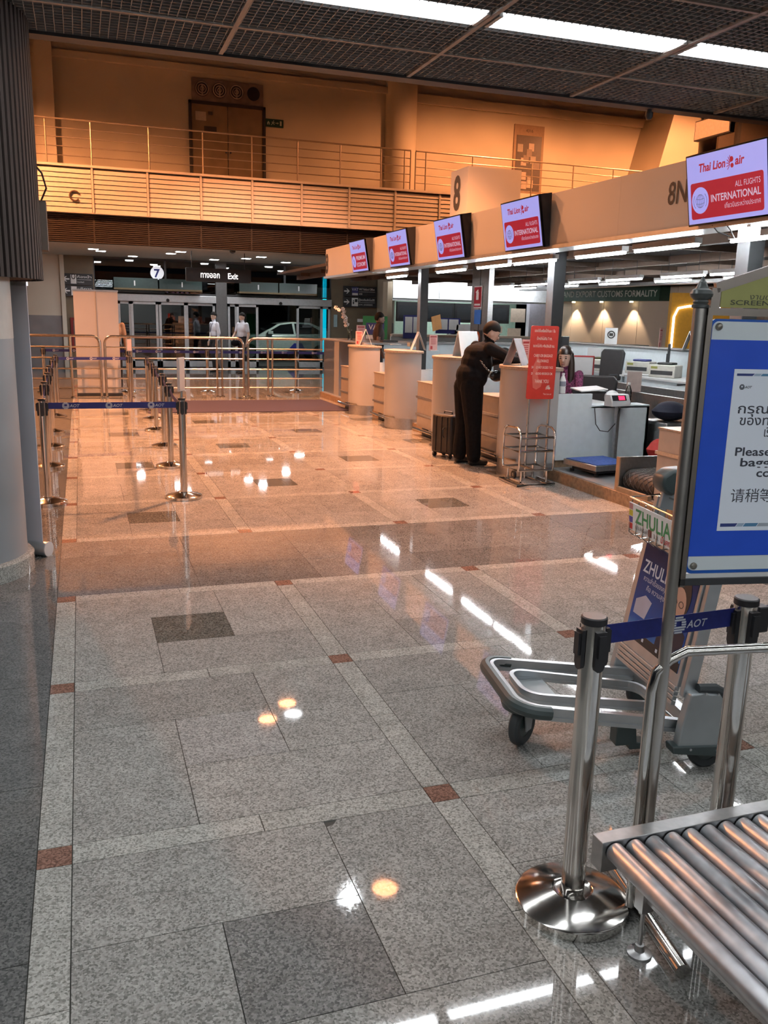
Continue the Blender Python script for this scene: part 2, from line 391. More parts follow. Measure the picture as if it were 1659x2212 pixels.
for k, (x, y, z, e, c) in enumerate(WHITE_SPOTS): hbay(x, y, z, EW, 'white high bay lamp hanging %s' % ['beside the two orange lamps before the balcony', 'next to the orange lamp above the counters'][k], 'white high bay lamps')
# ================================================================== BALCONY AND UPPER WALL
YBAL = 22.6; YU = 25.0
WALL = mat('upper_wall_plaster', (.60, .52, .40), .75, var=.12, scale=.7)
wu = struct(B().box(-8, 20.1, YU, YU+.3, 3.4, 10.4).build('wall_back', WALL, smooth=False))
B().box(-8, 9.2, YU-.12, YU, 7.86, 8.02).build('ledge', WALL, wu, smooth=False)
B().box(9.2, 20, YU-.1, YU, 7.7, 7.95).build('ledge', WALL, wu, smooth=False)
colr = tag(B().lathe([(.46, 4.9), (.46, 10.4)], 32, (8.95, YU, 0)).build('half_round_column', WALL), 'cream half round column standing against the upper balcony wall', 'column')
tag(B().box(-.75, -.35, YU-.35, YU, 4.9, 10.4).build('wall_pilaster', WALL, smooth=False), 'square cream pilaster at the left end of the upper wall', 'pilaster')
# slanted buttress and dark bay at the right end
b = B(); b.prism([(16.3, 4.9), (18.0, 4.9), (18.0, 9.3), (17.4, 9.3)], lambda p, q, d: (p, d, q), YU-1.6, YU)
tag(b.build('wall_buttress', WALL, smooth=False), 'slanting cream buttress at the right end of the upper wall', 'buttress')
bf = thing('louvred_balcony', 'long cream louvred balcony front with a dark brown louvre below', 'balcony')
LOUV = mat('louvre_cream', (.66, .58, .48), .55, var=.03); LOUVG = mat('louvre_groove', (.16, .12, .09), .8); LOUVD = mat('louvre_dark_brown', (.032, .022, .015), .6)
XP = [-3.36+1.262*k for k in range(0, 19)]
sl = {}
for k in range(len(XP)-1):
    a, c = XP[k], XP[k+1]
    p = B().box(a, c, YBAL+.03, YBAL+.08, 3.945, 4.95).build('louvre_panel', LOUVG, bf, smooth=False)
    if 'm' not in sl:
        bb = B(); bb.prism([(-.018, -.046), (.018, -.046), (.004, .046), (-.002, .046)], lambda p_, q_, d: (d, p_, q_), -(c-a)/2+.03, (c-a)/2-.03); sl['m'] = bb.mesh('slat', LOUV, smooth=False)
        sl['r'] = B().box(-.024, .024, -.03, .03, -.5, .5).mesh('mullion', LOUV, smooth=False)
    for q in range(9): obj('slat', sl['m'], p, loc=((a+c)/2, YBAL, 3.99+.1085*q))
    obj('mullion', sl['r'], p, loc=(a, YBAL-.005, 4.447))
    d = B()
    for q in range(15): d.box(a+.02, c-.02, YBAL+.13, YBAL+.18, 3.275+.045*q, 3.302+.045*q)
    d.box(a, c, YBAL+.18, YBAL+.2, 3.26, 3.95); d.box(a-.02, a+.02, YBAL+.12, YBAL+.16, 3.26, 3.95)
    d.build('dark_louvre', LOUVD, bf, smooth=False)
B().box(XP[0], XP[-1], YBAL-.06, YBAL+.14, 4.945, 5.0).build('coping', LOUV, bf, smooth=False)
B().box(XP[0], XP[-1], YBAL-.02, YBAL+.2, 3.925, 3.95).build('lower_trim', LOUV, bf, smooth=False)
wall_mark = B(); wall_mark.tube(arc((0, 0), .11, .6, 5.6, 10, lambda p, q: (.02+p, YBAL-.045, 4.3+q)), .022, 6)
wall_mark.build('bracket', mat('bracket_brown', (.12, .07, .04), .6), bf)
struct(B().box(XP[0], XP[-1], YBAL+.1, YU, 4.85, 4.93).build('floor_balcony', CREAM, smooth=False))
RAILB = mat('rail_painted', (.45, .36, .26), .35, .7)
def balc_rail(lab, xs, z0=5.0, y=YBAL+.05, zt=5.98, curl=None):
    t = thing('balcony_railing', lab, 'railing', (0, 0, 0), group='upper balcony railings')
    for q in range(5):
        z = zt-.197*q; B().cyl((xs[0], y, z), (xs[-1], y, z), .02 if q == 0 else .012, 8).build('rail', RAILB, t)
    for x in xs: B().tube([(x, y, z0), (x, y, zt-.02)], .018, 8).build('post', RAILB, t)
balc_rail('tubular steel balcony railing above the cream louvres left of the gap', [-3.3, -2.1, -.55, .44, 1.75, 3.02, 4.22, 5.38, 6.5, 7.6, 8.25, 8.42])
balc_rail('tubular steel balcony railing right of the gap, running towards the far right', [8.56, 8.85, 10.2, 12.0, 13.3, 14.6, 16.0, 17.5, 19.0])
# upper double door
dz = 4.93; DX0, DX1 = 3.05, 4.96
dd = thing('double_door', 'closed brown steel double door in a dark frame on the upper balcony', 'door', ((DX0+DX1)/2, YU, dz))
DOORM = mat('door_brown', (.24, .17, .10), .55, var=.15, scale=3); FR = mat('dark_frame', (.035, .03, .028), .6)
hw = (DX1-DX0)/2
for s in (-1, 1):
    d = B().box(min(0, s*hw)+.01, max(0, s*hw)-.01, -.05, -.01, .02, 2.16).build('door_leaf', DOORM, dd, smooth=False)
    B().cyl((s*.06, -.05, 1.0), (s*.06, -.1, 1.0), .02, 10).build('door_handle', CHROME, d)
B().box(-hw-.07, -hw, -.08, 0, 0, 2.24).build('jamb', FR, dd, smooth=False); B().box(hw, hw+.07, -.08, 0, 0, 2.24).build('jamb', FR, dd, smooth=False)
B().box(-hw-.07, hw+.07, -.08, 0, 2.16, 2.24).build('head', FR, dd, smooth=False)
B().box(-.85, -.57, -.056, -.05, 1.76, 1.98).build('notice', mat('buff_paper', (.5, .42, .34), .8), dd, smooth=False)
B().box(-.63, -.3, -.056, -.05, 1.5, 1.63).build('name_plate', FR, dd, smooth=False)
B().box(-.52, -.4, -.056, -.05, 1.92, 2.0).build('name_plate', FR, dd, smooth=False)
vp = thing('vent_plate', 'grey plate with three round ring diffusers and one black disc over the upper door', 'vent', (4.02, YU, 7.45))
GP = mat('vent_plate_grey', (.20, .16, .14), .7, var=.2, scale=5)
B().box(-.95, .95, -.06, 0, -.29, .27).build('plate', GP, vp, smooth=False)
RING = mat('ring_metal', (.40, .32, .26), .5)
for k in range(4):
    cx = -.68+.455*k; rd = .17
    if k < 3:
        f = B()
        for rr in (.165, .105, .05): f.tube([(cx+rr*math.cos(a*.3142), -.09, .02+rr*math.sin(a*.3142)) for a in range(20)], .016, 6, closed=True)
        dk = B().cyl((cx, -.06, .02), (cx, -.075, .02), .19, 20).build('diffuser', FR, vp)
        f.build('ring', RING, dk); B().box(cx-.015, cx+.02, -.12, -.08, -.15, .1).build('stem', RING, dk, smooth=False)
    else: B().cyl((cx, -.06, .02), (cx, -.08, .02), .17, 20).build('blank_disc', mat('blank_disc', (.012, .012, .02), .6), vp)
es = thing('exit_sign', 'small dark green emergency exit sign on the wall right of the upper door', 'sign', (5.28, YU, 6.8))
B().box(-.25, .25, -.04, 0, -.1, .1).build('plate', mat('exit_green', (.006, .055, .035), .5), es, smooth=False)
EXW = mat('exit_print', (.42, .46, .38), .6)
b = B(); y = -.043
b.prism([(-.2, -.05), (-.2, .0), (-.165, .045), (-.13, .0), (-.13, -.05), (-.155, -.05), (-.155, -.01), (-.175, -.01), (-.175, -.05)], lambda p, q, d: (p, d, q), y, y+.002)
b.bar((-.09, y, -.055), (-.045, y, 0), .02, .004, (0, 1, 0)); b.bar((-.045, y, 0), (0, y, -.04), .02, .004, (0, 1, 0)); b.bar((-.05, y, 0), (-.03, y, .035), .025, .004, (0, 1, 0)); b.bar((-.08, y, .02), (.01, y, .01), .015, .004, (0, 1, 0)); b.cyl((-.022, y, .055), (-.022, y+.003, .055), .014, 8)
b.bar((.03, y, 0), (.09, y, 0), .018, .004, (0, 1, 0)); b.prism([(.085, -.03), (.12, 0), (.085, .03)], lambda p, q, d: (p, d, q), y, y+.002); b.box(.15, .2, y, y+.002, -.06, .06)
b.build('pictogram', EXW, es, smooth=False)
nb = thing('glazed_notice_door', 'tall narrow glazed door covered with pasted papers on the bright upper wall', 'door', (13.06, YU, dz))
B().box(-.5, .5, -.06, 0, 0, 2.5).build('frame', mat('door_frame_tan', (.30, .20, .13), .6), nb, smooth=False)
B().box(-.42, .42, -.075, -.06, .62, 2.2).build('glass', mat('dim_glass', (.10, .08, .07), .3), nb, smooth=False)
B().box(-.42, .42, -.07, -.06, .05, .56).build('kick_vent', CREAM, nb, smooth=False)
text('lettering', '4316', .12, FR, nb, (-.12, -.065, 2.3))
PAPS = [mat('pasted_paper_%d' % i, c, .8) for i, c in enumerate([(.45, .36, .3), (.25, .2, .17), (.5, .42, .33), (.36, .3, .25)])]
random.seed(3)
for q in range(14):
    cx, cz = random.uniform(-.3, .3), random.uniform(.75, 2.05); B().box(cx-.09, cx+.09, -.079-.001*q, -.076-.001*q, cz-.11, cz+.11).build('paper', PAPS[q % 4], nb, smooth=False)
# dark bay at far right with hanging sign box
DB = mat('dark_bay', (.07, .05, .035), .7)
db = thing('upper_bay', 'dark framed opening at the far right of the upper wall', 'bay', (19.4, YU-2.0, 4.9))
B().box(-1.0, 3.5, 0, .1, 0, 3.0).build('back_panel', DB, db, smooth=False); B().box(-1, 3.5, -.1, .1, 3.0, 4.2).build('header', WALL, db, smooth=False)
for x in (-.4, 1.4): B().box(x-.06, x+.06, -.14, -.02, 0, 3.0).build('mullion', FR, db, smooth=False)
hs = thing('hanging_sign_box', 'blank pinkish sign box hanging on two rods at the far upper right', 'sign', (15.9, 20.3, 6.75))
B().box(-.07, .07, -.9, .5, -.25, .25).build('box', FR, hs, smooth=False); B().box(-.08, -.07, -.87, .47, -.22, .22).build('face', mat('sign_face_pink', (.55, .42, .34), .6), hs, smooth=False)
for y in (-.5, .2): B().cyl((0, y, .25), (0, y, 3.6), .03, 8).build('rod', FR, hs)
cctv = thing('security_camera', 'small dark dome camera hanging under the ceiling edge beam', 'camera', (4.32, 6.26, 3.33))
B().cyl((0, 0, .0), (0, 0, -.02), .018, 10).build('stem', DARK, cctv); B().lathe([(0, -.075), (.02, -.07), (.03, -.05), (.03, -.02), (0, -.02)], 14).build('dome', BLACK, cctv)
# ================================================================== ENTRANCE UNDER THE BALCONY
YD = 28.3; ZS = 3.28
SOFF = mat('soffit_white', (.55, .52, .46), .7)
soff = struct(B().box(-6, 20, YBAL+.2, YD+.3, ZS, ZS+.1).build('ceiling_entrance', SOFF, smooth=False))
DLM = mat('downlight_glow', (1, 1, 1), .5, emit=25, ecol=WHITE)
DL = [(.42, 24.9), (.62, 25.6), (1.55, 27.3), (2.62, 24.4), (2.45, 25.3), (3.9, 27.2), (4.9, 25.0), (4.65, 26.0), (6.05, 27.0), (7.0, 24.6)]
for k, (x, y) in enumerate(DL):
    t = thing('downlight', 'square white recessed downlight in the entrance soffit, %s from the left' % ORD[k], 'ceiling light', (x, y, ZS), group='entrance soffit downlights')
    B().box(-.15, .15, -.15, .15, -.012, 0).build('bezel', WHITEP, t, smooth=False); B().box(-.12, .12, -.12, .12, -.018, -.008).build('lens', DLM, t, smooth=False)
    lamp('downlight_beam', (x, y, ZS-.04), 16, WHITE, .24)
sm = thing('smoke_detector', 'tiny dark dome detector on the entrance soffit', 'detector', (3.8, 23.2, ZS)); B().lathe([(.08, 0), (.075, -.04), (.03, -.07), (0, -.075)], 14).build('dome', DARK, sm)
MULL = mat('door_aluminium', (.46, .46, .47), .4, .6); DKM = mat('dark_mullion', (.06, .06, .065), .5)
GL = glass('door_glass', (.55, .60, .60), .08)
GLT = glass('transom_glass', (.38, .42, .44), .10)
w1 = struct(bpy.data.objects.new('window_1', B().box(.45, 7.85, YD-.04, YD+.04, 2.24, 2.28).mesh('window_1', DKM, False))); COL.objects.link(w1)
xs = [.45, 2.55, 4.25, 6.3, 7.85]
for a, c in zip(xs[:-1], xs[1:]): B().box(a+.03, c-.03, YD-.006, YD+.006, 2.28, ZS).build('pane', GLT, w1, smooth=False)
for x in xs: B().box(x-.03, x+.03, YD-.04, YD+.04, 2.0, ZS).build('mullion', DKM, w1, smooth=False)
B().box(.45, 7.85, YD-.04, YD+.04, ZS-.05, ZS).build('head', DKM, w1, smooth=False)
B().box(.45, 1.1, YD-.006, YD+.006, 0, 2.28).build('pane', GLT, w1, smooth=False)
B().box(1.02, 1.1, YD-.04, YD+.04, 0, 2.28).build('mullion', MULL, w1, smooth=False)
b = B().box(4.08, 4.42, YD-.1, YD+.1, 0, ZS); tag(b.build('door_pillar', mat('pillar_dark', (.09, .085, .085), .5), smooth=False), 'dark pillar between the two sets of sliding glass doors', 'pillar')
def sliding(name, lab, x0, x1, leaves, yoff=0):
    t = struct(thing(name, lab, 'door', (0, YD, 0)))
    B().box(x0, x1, -.14, .1, 2.0, 2.22).build('header', MULL, t, smooth=False, bevel=.01)
    B().cyl(((x0+x1)/2, -.15, 2.06), ((x0+x1)/2, -.19, 2.05), .05, 12).build('sensor', BLACK, t)
    for a, c, off in leaves:
        l = B(); st = .075
        l.box(a, a+st, off-.025, off+.025, .02, 2.0); l.box(c-st, c, off-.025, off+.025, .02, 2.0); l.box(a, c, off-.025, off+.025, 1.92, 2.0); l.box(a, c, off-.025, off+.025, .02, .2)
        lf = l.build('door_leaf', MULL, t, smooth=False)
        B().box(a+st, c-st, off-.005, off+.005, .2, 1.92).build('pane', GL, lf, smooth=False)
sliding('door_1', 'closed aluminium sliding glass doors under the number 7', 1.1, 4.08, [(1.1, 1.5, 0), (1.48, 2.30, -.05), (2.32, 3.16, -.05), (3.14, 4.05, 0)])
sliding('door_2', 'half open aluminium sliding glass doors with a car outside', 4.42, 7.85, [(4.45, 4.75, 0), (4.72, 5.42, -.06), (6.68, 7.55, -.06), (7.5, 7.83, 0)])
for k, (a, c) in enumerate(((1.0, 3.6), (4.75, 7.25))):
    t = thing('door_canopy', 'dark glass canopy shelf above the %s sliding doors' % ['left', 'right'][k], 'canopy', (0, YD, 0), group='door canopies')
    for a2, c2 in ((a, (a+c)/2-.02), ((a+c)/2+.02, c)): B().box(a2, c2, -.5, -.48, 2.38, 2.68).build('glass_panel', mat('canopy_glass', (.03, .045, .042), .15), t, smooth=False)
    B().box(a, c, -.5, -.1, 2.33, 2.38).build('shelf', mat('canopy_gold', (.14, .10, .05), .4, .4), t, smooth=False)
    for x in (a+.6, c-.6): B().box(x-.02, x+.02, -.51, -.04, 2.45, 2.6).build('bracket', ALU, t, smooth=False)
# walls left and right of the glass
GREYW = mat('grey_dado', (.24, .235, .25), .6, var=.1, scale=3)
def back_wall(name, x0, x1, m, dado):
    o = struct(B().box(x0, x1, YD-.05, YD+.2, 0, ZS).build(name, m, smooth=False))
    if dado: B().box(x0, x1, YD-.056, YD-.05, 0, 1.52).build('dado', GREYW, o, smooth=False)
    return o
wl = back_wall('wall_left', -6, -.42, CREAM, True)
B().box(-.5, -.38, YD-.13, YD-.05, 0, ZS).build('corner_strip', CREAM, wl, smooth=False)
back_wall('wall_left_panel', -.42, .45, BROWN, False)
back_wall('wall_right_panel', 7.85, 9.45, BROWN, False); back_wall('wall_right', 9.45, 13.9, CREAM, True)
struct(B().box(-6.3, -6, 5, 28.5, 0, 10.4).build('wall_side', CREAM, smooth=False))
WHT = mat('sign_white', (.75, .75, .75), .6); SGN = mat('sign_charcoal', (.028, .028, .032), .5)
def arrow(b, cx, cz, s, dirn, fn):
    p = [(-.5, 0), (-.05, .42), (.12, .42), (-.16, .12), (.5, .12), (.5, -.12), (-.16, -.12), (.12, -.42), (-.05, -.42)]
    b.prism([(cx+s*q[0]*(1 if dirn < 0 else -1), cz+s*q[1]) for q in p], fn, 0, .004)
def dir_sign(name, lab, x0, x1, z0, z1, y, rows, dirn):
    t = thing(name, lab, 'sign', ((x0+x1)/2, y, (z0+z1)/2)); hw = (x1-x0)/2; h = (z1-z0)/len(rows)
    for k, (l1, l2, icon) in enumerate(rows):
        zt = (z1-z0)/2-h*(k+.5); B().box(-hw, hw, -.04, 0, zt-h/2+.008, zt+h/2-.008).build('board', SGN, t, smooth=False)
        b = B(); arrow(b, -hw+.2*hw, zt, h*.55, dirn, lambda p, q, d: (p, -.042-d, q)); b.build('arrow', WHT, t, smooth=False)
        ic = B().box(-hw*.5, -hw*.12, -.045, -.04, zt-h*.38, zt+h*.38).build('icon', icon, t, smooth=False)
        if k == 0 and dirn > 0: text('lettering', 'VAT', h*.36, WHT, t, (-hw*.31, -.047, zt+h*.06), align='CENTER'); B().box(-hw*.48, -hw*.14, -.048, -.045, zt-h*.36, zt-h*.16).build('refund_patch', WHT, t, smooth=False)
        elif dirn > 0:
            b = B(); b.box(-hw*.44, -hw*.36, -.048, -.045, zt-h*.2, zt+h*.05); b.cyl((-hw*.4, -.048, zt+h*.14), (-hw*.4, -.045, zt+h*.14), h*.06, 10); b.box(-hw*.32, -hw*.16, -.048, -.045, zt-.0, zt+h*.28); b.build('pictogram', SGN, t, smooth=False)
        elif k == 0:
            b = B(); b.tube([(-hw*.31+.05*math.cos(a*.3927), -.047, zt+.08+.07*math.sin(a*.3927)) for a in range(16)], .012, 6, closed=True); b.build('pictogram', SGN, t)
        text('lettering', l1, h*.27, WHT, t, (-hw*.08, -.045, zt+h*.12), bold=.01, width=hw*.95); text('lettering', l2, h*.18, WHT, t, (-hw*.08, -.045, zt-h*.3))
        B().box(-hw*.08, hw*.9, -.045, -.04, zt-h*.04, zt-h*.015).build('rule', WHT, t, smooth=False)
dir_sign('direction_sign', 'charcoal direction sign with left arrows beside the glass doors', -.42, .42, 2.08, 2.76, YD-.08, [('ห้องน้ำ', 'โทรศัพท์', WHT), ('บริการ', 'ทางออก', WHT)], -1)
VATB = mat('vat_blue', (.05, .05, .20), .5)
dir_sign('direction_sign', 'charcoal sign with right arrows reading VAT Refund Office', 8.25, 9.4, 2.0, 2.69, YD-.08, [('VAT Refund Office', '退税', VATB), ('ตู้กดเงินอัตโนมัติ', 'ATM | 自动取款机', WHT)], 1)
t = thing('number_disc', 'round white disc with a blue number 7 above the doors', 'sign', (2.3, YD-.1, 2.86))
B().cyl((0, 0, 0), (0, -.02, 0), .2, 28).build('disc', mat('lit_white_disc', (.8, .8, .85), .5, emit=.45), t); text('lettering', '7', .34, mat('numeral_blue', (.03, .04, .22), .5), t, (-.015, -.022, -.125), align='CENTER', bold=.03)
t = thing('exit_sign', 'hanging dark box sign reading Exit in Thai and English in lit white letters', 'sign', (3.55, 24.0, 2.68))
B().box(-.86, .86, -.06, .06, -.175, .175).build('box', mat('exit_box', (.022, .024, .028), .35), t, smooth=False, bevel=.01)
LITW = mat('lit_letters', (1, 1, 1), .5, emit=1.2)
text('lettering', 'ทางออก', .21, LITW, t, (-.49, -.063, -.07), bold=.018, width=.5); text('lettering', 'Exit', .21, LITW, t, (.23, -.063, -.08), bold=.02, width=.27)
for x in (-.7, .7): B().cyl((x, 0, .17), (x, 0, .6), .012, 6).build('rod', DARK, t)
t = thing('hose_cabinet', 'red framed fire hose cabinet behind the blank banner', 'cabinet', (.02, YD-.06, 1.05))
B().box(-.3, .32, -.06, 0, -.5, .42).build('frame', mat('fire_red', (.22, .02, .02), .5), t, smooth=False); B().box(-.22, .24, -.065, -.06, -.42, .34).build('window', mat('cabinet_grey', (.12, .12, .12), .3), t, smooth=False)
for k, (x, z) in enumerate(((8.0, 1.55), (8.9, 1.58))): tag(B().box(x-.06-.08*k, x+.06+.08*k, YD-.075, YD-.06, z-.2+.15*k, z+.2-.15*k).build('wall_notice', [mat('aqua_notice', (.3, .42, .45), .6), PAPER][k], smooth=False), ['narrow pale blue notice on the brown wall', 'small white paper strip on the brown wall below the refund sign'][k], 'notice')
# outside
struct(B().box(-20, 40, 28.6, 60, -.2, -.02).build('floor_outside', mat('asphalt', (.05, .05, .05), .45, var=.2, scale=3), smooth=False))
OUT = mat('outside_wall', (.035, .033, .032), .8)
struct(B().box(-20, 40, 44, 44.3, -.1, 8).build('wall_outside', OUT, smooth=False))
t = thing('lit_concrete_pillar', 'round concrete pillar lit orange across the road outside', 'pillar', (9.9, 40, 0))
B().lathe([(.75, 0), (.75, 1.6), (1.3, 2.6), (1.6, 3.2), (1.6, 5)], 24).build('shaft', mat('lit_concrete', (.35, .26, .16), .7), t)
lamp('street_light', (9.3, 38.6, 3.9), 130, ORANGE, .3, kind='POINT')
t = thing('neon_column', 'thin cyan neon light column outside the right glass doors', 'neon', (8.45, 31.3, 0))
B().box(-.06, .06, -.04, .04, .35, 3.3).build('tube', mat('cyan_neon', (.02, .6, .8), .5, emit=2.6, ecol=(.0, .62, .85)), t, smooth=False); B().box(-.1, .1, .04, .1, 0, 3.4).build('backing', DARK, t, smooth=False)
t = thing('outside_panel', 'tan lit hoarding outside above the right glass doors', 'hoarding', (7.62, 36.5, 2.99)); B().box(-.9, .9, 0, .1, -.4, .4).build('board', mat('tan_board', (.3, .17, .08), .6), t, smooth=False); [B().box(q-.05, q+.05, .1, .2, -3.01, .4).build('post', DARK, t, smooth=False) for q in (-.7, .7)]
def car(lab, loc, rz, body):
    t = thing('car', lab, 'car', loc, rz)
    # side profile along x (length), lofted over stations in y for roundness
    low = [(-2.2, .45), (-2.22, .75), (-2.05, .92), (-1.2, .98), (-.2, 1.0), (1.6, 1.02), (2.15, .98), (2.2, .7), (2.15, .4), (1.75, .28), (-1.8, .28)]
    b = B(); b.prism(low, lambda p, q, d: (p, d*(1-.04*abs(q-.6)), q), -.87, .87); b.build('body', body, t, bevel=.06)
    cab = [(-1.05, .97), (-.25, 1.40), (.3, 1.47), (1.0, 1.44), (1.95, 1.02)]
    n = len(cab); vs = [(p, -.84+.17*(q-.97)/.5, q) for p, q in cab]+[(p, .84-.17*(q-.97)/.5, q) for p, q in cab]
    b = B(); b.add(vs, [tuple(range(n)), tuple(range(2*n-1, n-1, -1))]+[(i, i+n, i+1+n, i+1) for i in range(n-1)]); c = b.build('cabin', body, t, bevel=.03)
    GW = mat('car_glass', (.01, .012, .014), .06)
    for s in (-1, 1):
        y = lambda q: s*(.85-.17*(q-.97)/.5)
        for poly in ([(-.78, 1.03), (-.2, 1.35), (.25, 1.41), (.3, 1.03)], [(.38, 1.03), (.34, 1.41), (.92, 1.38), (1.55, 1.05)]):
            b = B(); b.add([(p, y(q)+s*.004, q) for p, q in poly], [(0, 1, 2, 3)]); b.build('side_window', GW, c, smooth=False)
        B().box(-.72, -.52, s*.88 if s > 0 else -.98, s*.98 if s > 0 else -.88, 1.0, 1.13).build('mirror', body, t, bevel=.02)
    b = B(); b.add([(-1.0, -.76, 1.0), (-1.0, .76, 1.0), (-.29, .68, 1.38), (-.29, -.68, 1.38)], [(0, 1, 2, 3)]); o = b.build('windscreen', GW, c, smooth=False); o.location = (-.02, 0, .01)
    for x in (-1.4, 1.35):
        for s in (-1, 1):
            wv = B().cyl((x, s*.68, .32), (x, s*.9, .32), .32, 24).build('wheel', BLACK, t); B().cyl((x, s*.9, .32), (x, s*.91, .32), .2, 16).build('hub', ALU, wv)
    for s in (-1, 1): B().box(-2.2, -2.0, s*.65-.15, s*.65+.15, .66, .8).build('headlamp', WHITEP, t, bevel=.03)
    b = B(); b.prism([(.05, .42), (.75, .42), (.6, .68), (.3, .68)], lambda p, q, d: (p, d, q), -.885, -.86); b.build('door_emblem', mat('emblem_blue', (.03, .04, .3), .5), t, smooth=False)
    return t
car('pale green taxi sedan parked outside the open glass doors', (7.35, 33.6, -.02), 0, mat('car_paint_pale', (.48, .56, .52), .25, coat=.5))
lamp('kerb_light', (7.5, 31.2, 3.4), 60, (.9, 1, .95), .4)
# ================================================================== LEFT COLUMN AND ROLL-UP
CX, CY = -.86, 6.02
COLM = mat('column_paint', (.26, .28, .295), .45, var=.10, scale=2.5)
t = thing('round_column', 'thick round pale painted column with a granite plinth at the left edge', 'column', (CX, CY, 0))
B().lathe([(.455, .1), (.455, 3.4)], 48).build('shaft', COLM, t)
B().lathe([(.0, 0), (.495, 0), (.495, .105), (.48, .12), (.44, .12)], 48).build('plinth', G_STRIP, t)
B().lathe([(.457, 1.5), (.4572, 3.4)], 48).build('upper_coat', mat('column_upper', (.46, .44, .40), .5), t)
RIB = mat('ribbed_brown', (.035, .024, .02), .7)
b = B(); n = 96; prof = []
for k in range(n):
    for q, r in ((0, .635), (.35, .635), (.4, .655), (.95, .655)):
        a = 2*math.pi*(k+q)/n; prof.append((r*math.cos(a), r*math.sin(a)))
m_ = len(prof); vs = [(x, y, 1.86) for x, y in prof]+[(x, y, 3.345) for x, y in prof]
b.add(vs, [(i, (i+1) % m_, (i+1) % m_+m_, i+m_) for i in range(m_)]); b.lathe([(.46, 1.87), (.64, 1.87)], 48)
drum = thing('ribbed_drum', 'dark brown ribbed drum wrapped round the top of the left column', 'cladding', (CX, CY, 0)); b.build('ribs', RIB, drum, smooth=False)
b = B(); b.box(.64, .69, .1, .26, 2.05, 2.35); b.build('junction_box', mat('box_brown', (.12, .085, .065), .6), drum, smooth=False)
B().tube([(.665, .1, 2.35), (.70, .06, 2.42), (.68, 0, 2.5), (.65, -.05, 2.53)], .006, 6).build('cable', BLACK, drum)
t = thing('roll_up_banner', 'blank lavender roll-up banner standing behind the left column', 'banner', (-.715, 6.525, 0), math.radians(-32))
B().box(-.42, .465, -.006, .0, .08, 1.84).build('sheet', mat('banner_lavender', (.55, .55, .60), .55, var=.03, scale=2), t, smooth=False)
B().cyl((-.45, -.0, .05), (.5, 0, .05), .05, 20).build('cassette', mat('cassette_grey', (.45, .46, .47), .35, .6), t); B().cyl((.5, 0, .05), (.508, 0, .05), .053, 20).build('end_cap', PALE, t)
B().box(-.43, .47, -.012, .008, 1.83, 1.855).build('top_bar', ALU, t, smooth=False)
t = thing('roll_up_banner', 'tall blank back of a roll-up banner glowing orange behind the railing', 'banner', (.31, 18.55, 0))
BANW = mat('banner_white', (.72, .68, .64), .6, var=.03, scale=2)
B().box(-.42, .42, -.006, 0, .06, 2.08).build('sheet', BANW, t, smooth=False); B().box(-.43, .43, -.016, .012, 2.06, 2.09).build('top_bar', ALU, t, smooth=False)
B().box(-.44, .44, -.08, .08, 0, .06).build('base', DARK, t, smooth=False, bevel=.01); B().tube([(0, -.05, .06), (.0, -.02, 2.06)], .007, 8).build('support_pole', mat('pole_beige', (.45, .38, .32), .4), t)
# ================================================================== BELT POSTS
PM = {}
def belt_post(lab, x, y, h=.93, grp='chrome belt posts', r=.033, rb=.165, hi=False):
    t = thing('belt_post', lab, 'barrier post', (x, y, 0), group=grp); k = (h, hi)
    if k not in PM:
        n = 40 if hi else 20
        PM[k] = (B().lathe([(0, 0), (rb, 0), (rb, .026), (rb-.006, .03), (.06, .055), (.056, .052), (.05, .05), (.035, .05)], n if hi else 24).mesh('base', CHROME, ang=25),
                 B().lathe([(r, .045), (r, h-.02)], n).mesh('tube', CHROME), B().lathe([(r, h-.022), (r+.002, h-.02), (r+.002, h-.003), (r-.002, h), (0, h)], n).mesh('cap', BLACK),
                 None)
        c = B()
        for a in range(4):
            ca, sa = round(math.cos(a*math.pi/2)), round(math.sin(a*math.pi/2)); u = Vector((ca, sa, 0)); v = Vector((-sa, ca, 0))
            c.obox(u*(r+.004)+Vector((0, 0, h-.085)), u*.006, v*.016, Vector((0, 0, .05))); c.cyl(u*(r-.002)+Vector((0, 0, h-.135)), u*(r+.009)+Vector((0, 0, h-.135)), .016, 10)
            c.obox(u*(r+.012)+Vector((0, 0, h-.075)), u*.006, v*.011, Vector((0, 0, .032)))
        PM[k] = PM[k][:3]+(c.mesh('belt_clips', BLACK),)
    for nm, me in zip(('base', 'tube', 'cap', 'belt_clips'), PM[k]): obj(nm, me, t)
    return t
LOGO = {}
def logo_aot(parent, c, u, s, mm=LOGOW, nrm=None):
    """striped round emblem with the letters AOT on a belt"""
    u = Vector(u).normalized(); z = Vector((0, 0, 1)); c = Vector(c); b = B()
    for k in range(7):
        q = -.86+.287*k; hw = math.sqrt(max(.04, 1-q*q))*.5*s; off = -.04*s
        if k in (3, 4): 
            flat(b, c+u*(off-hw*.68)+z*(q*.5*s), u, z, hw*.3, .048*s, .0006); flat(b, c+u*(off+hw*.68)+z*(q*.5*s), u, z, hw*.3, .048*s, .0006)
        else: flat(b, c+u*off+z*(q*.5*s), u, z, hw, .048*s, .0006)
    b.build('emblem', mm, parent, smooth=False); text('lettering', 'AOT', s*.62, mm, parent, c+u*s*.5-z*.22*s-u.cross(z)*-.0008, u, z, bold=.012, shear=.25)
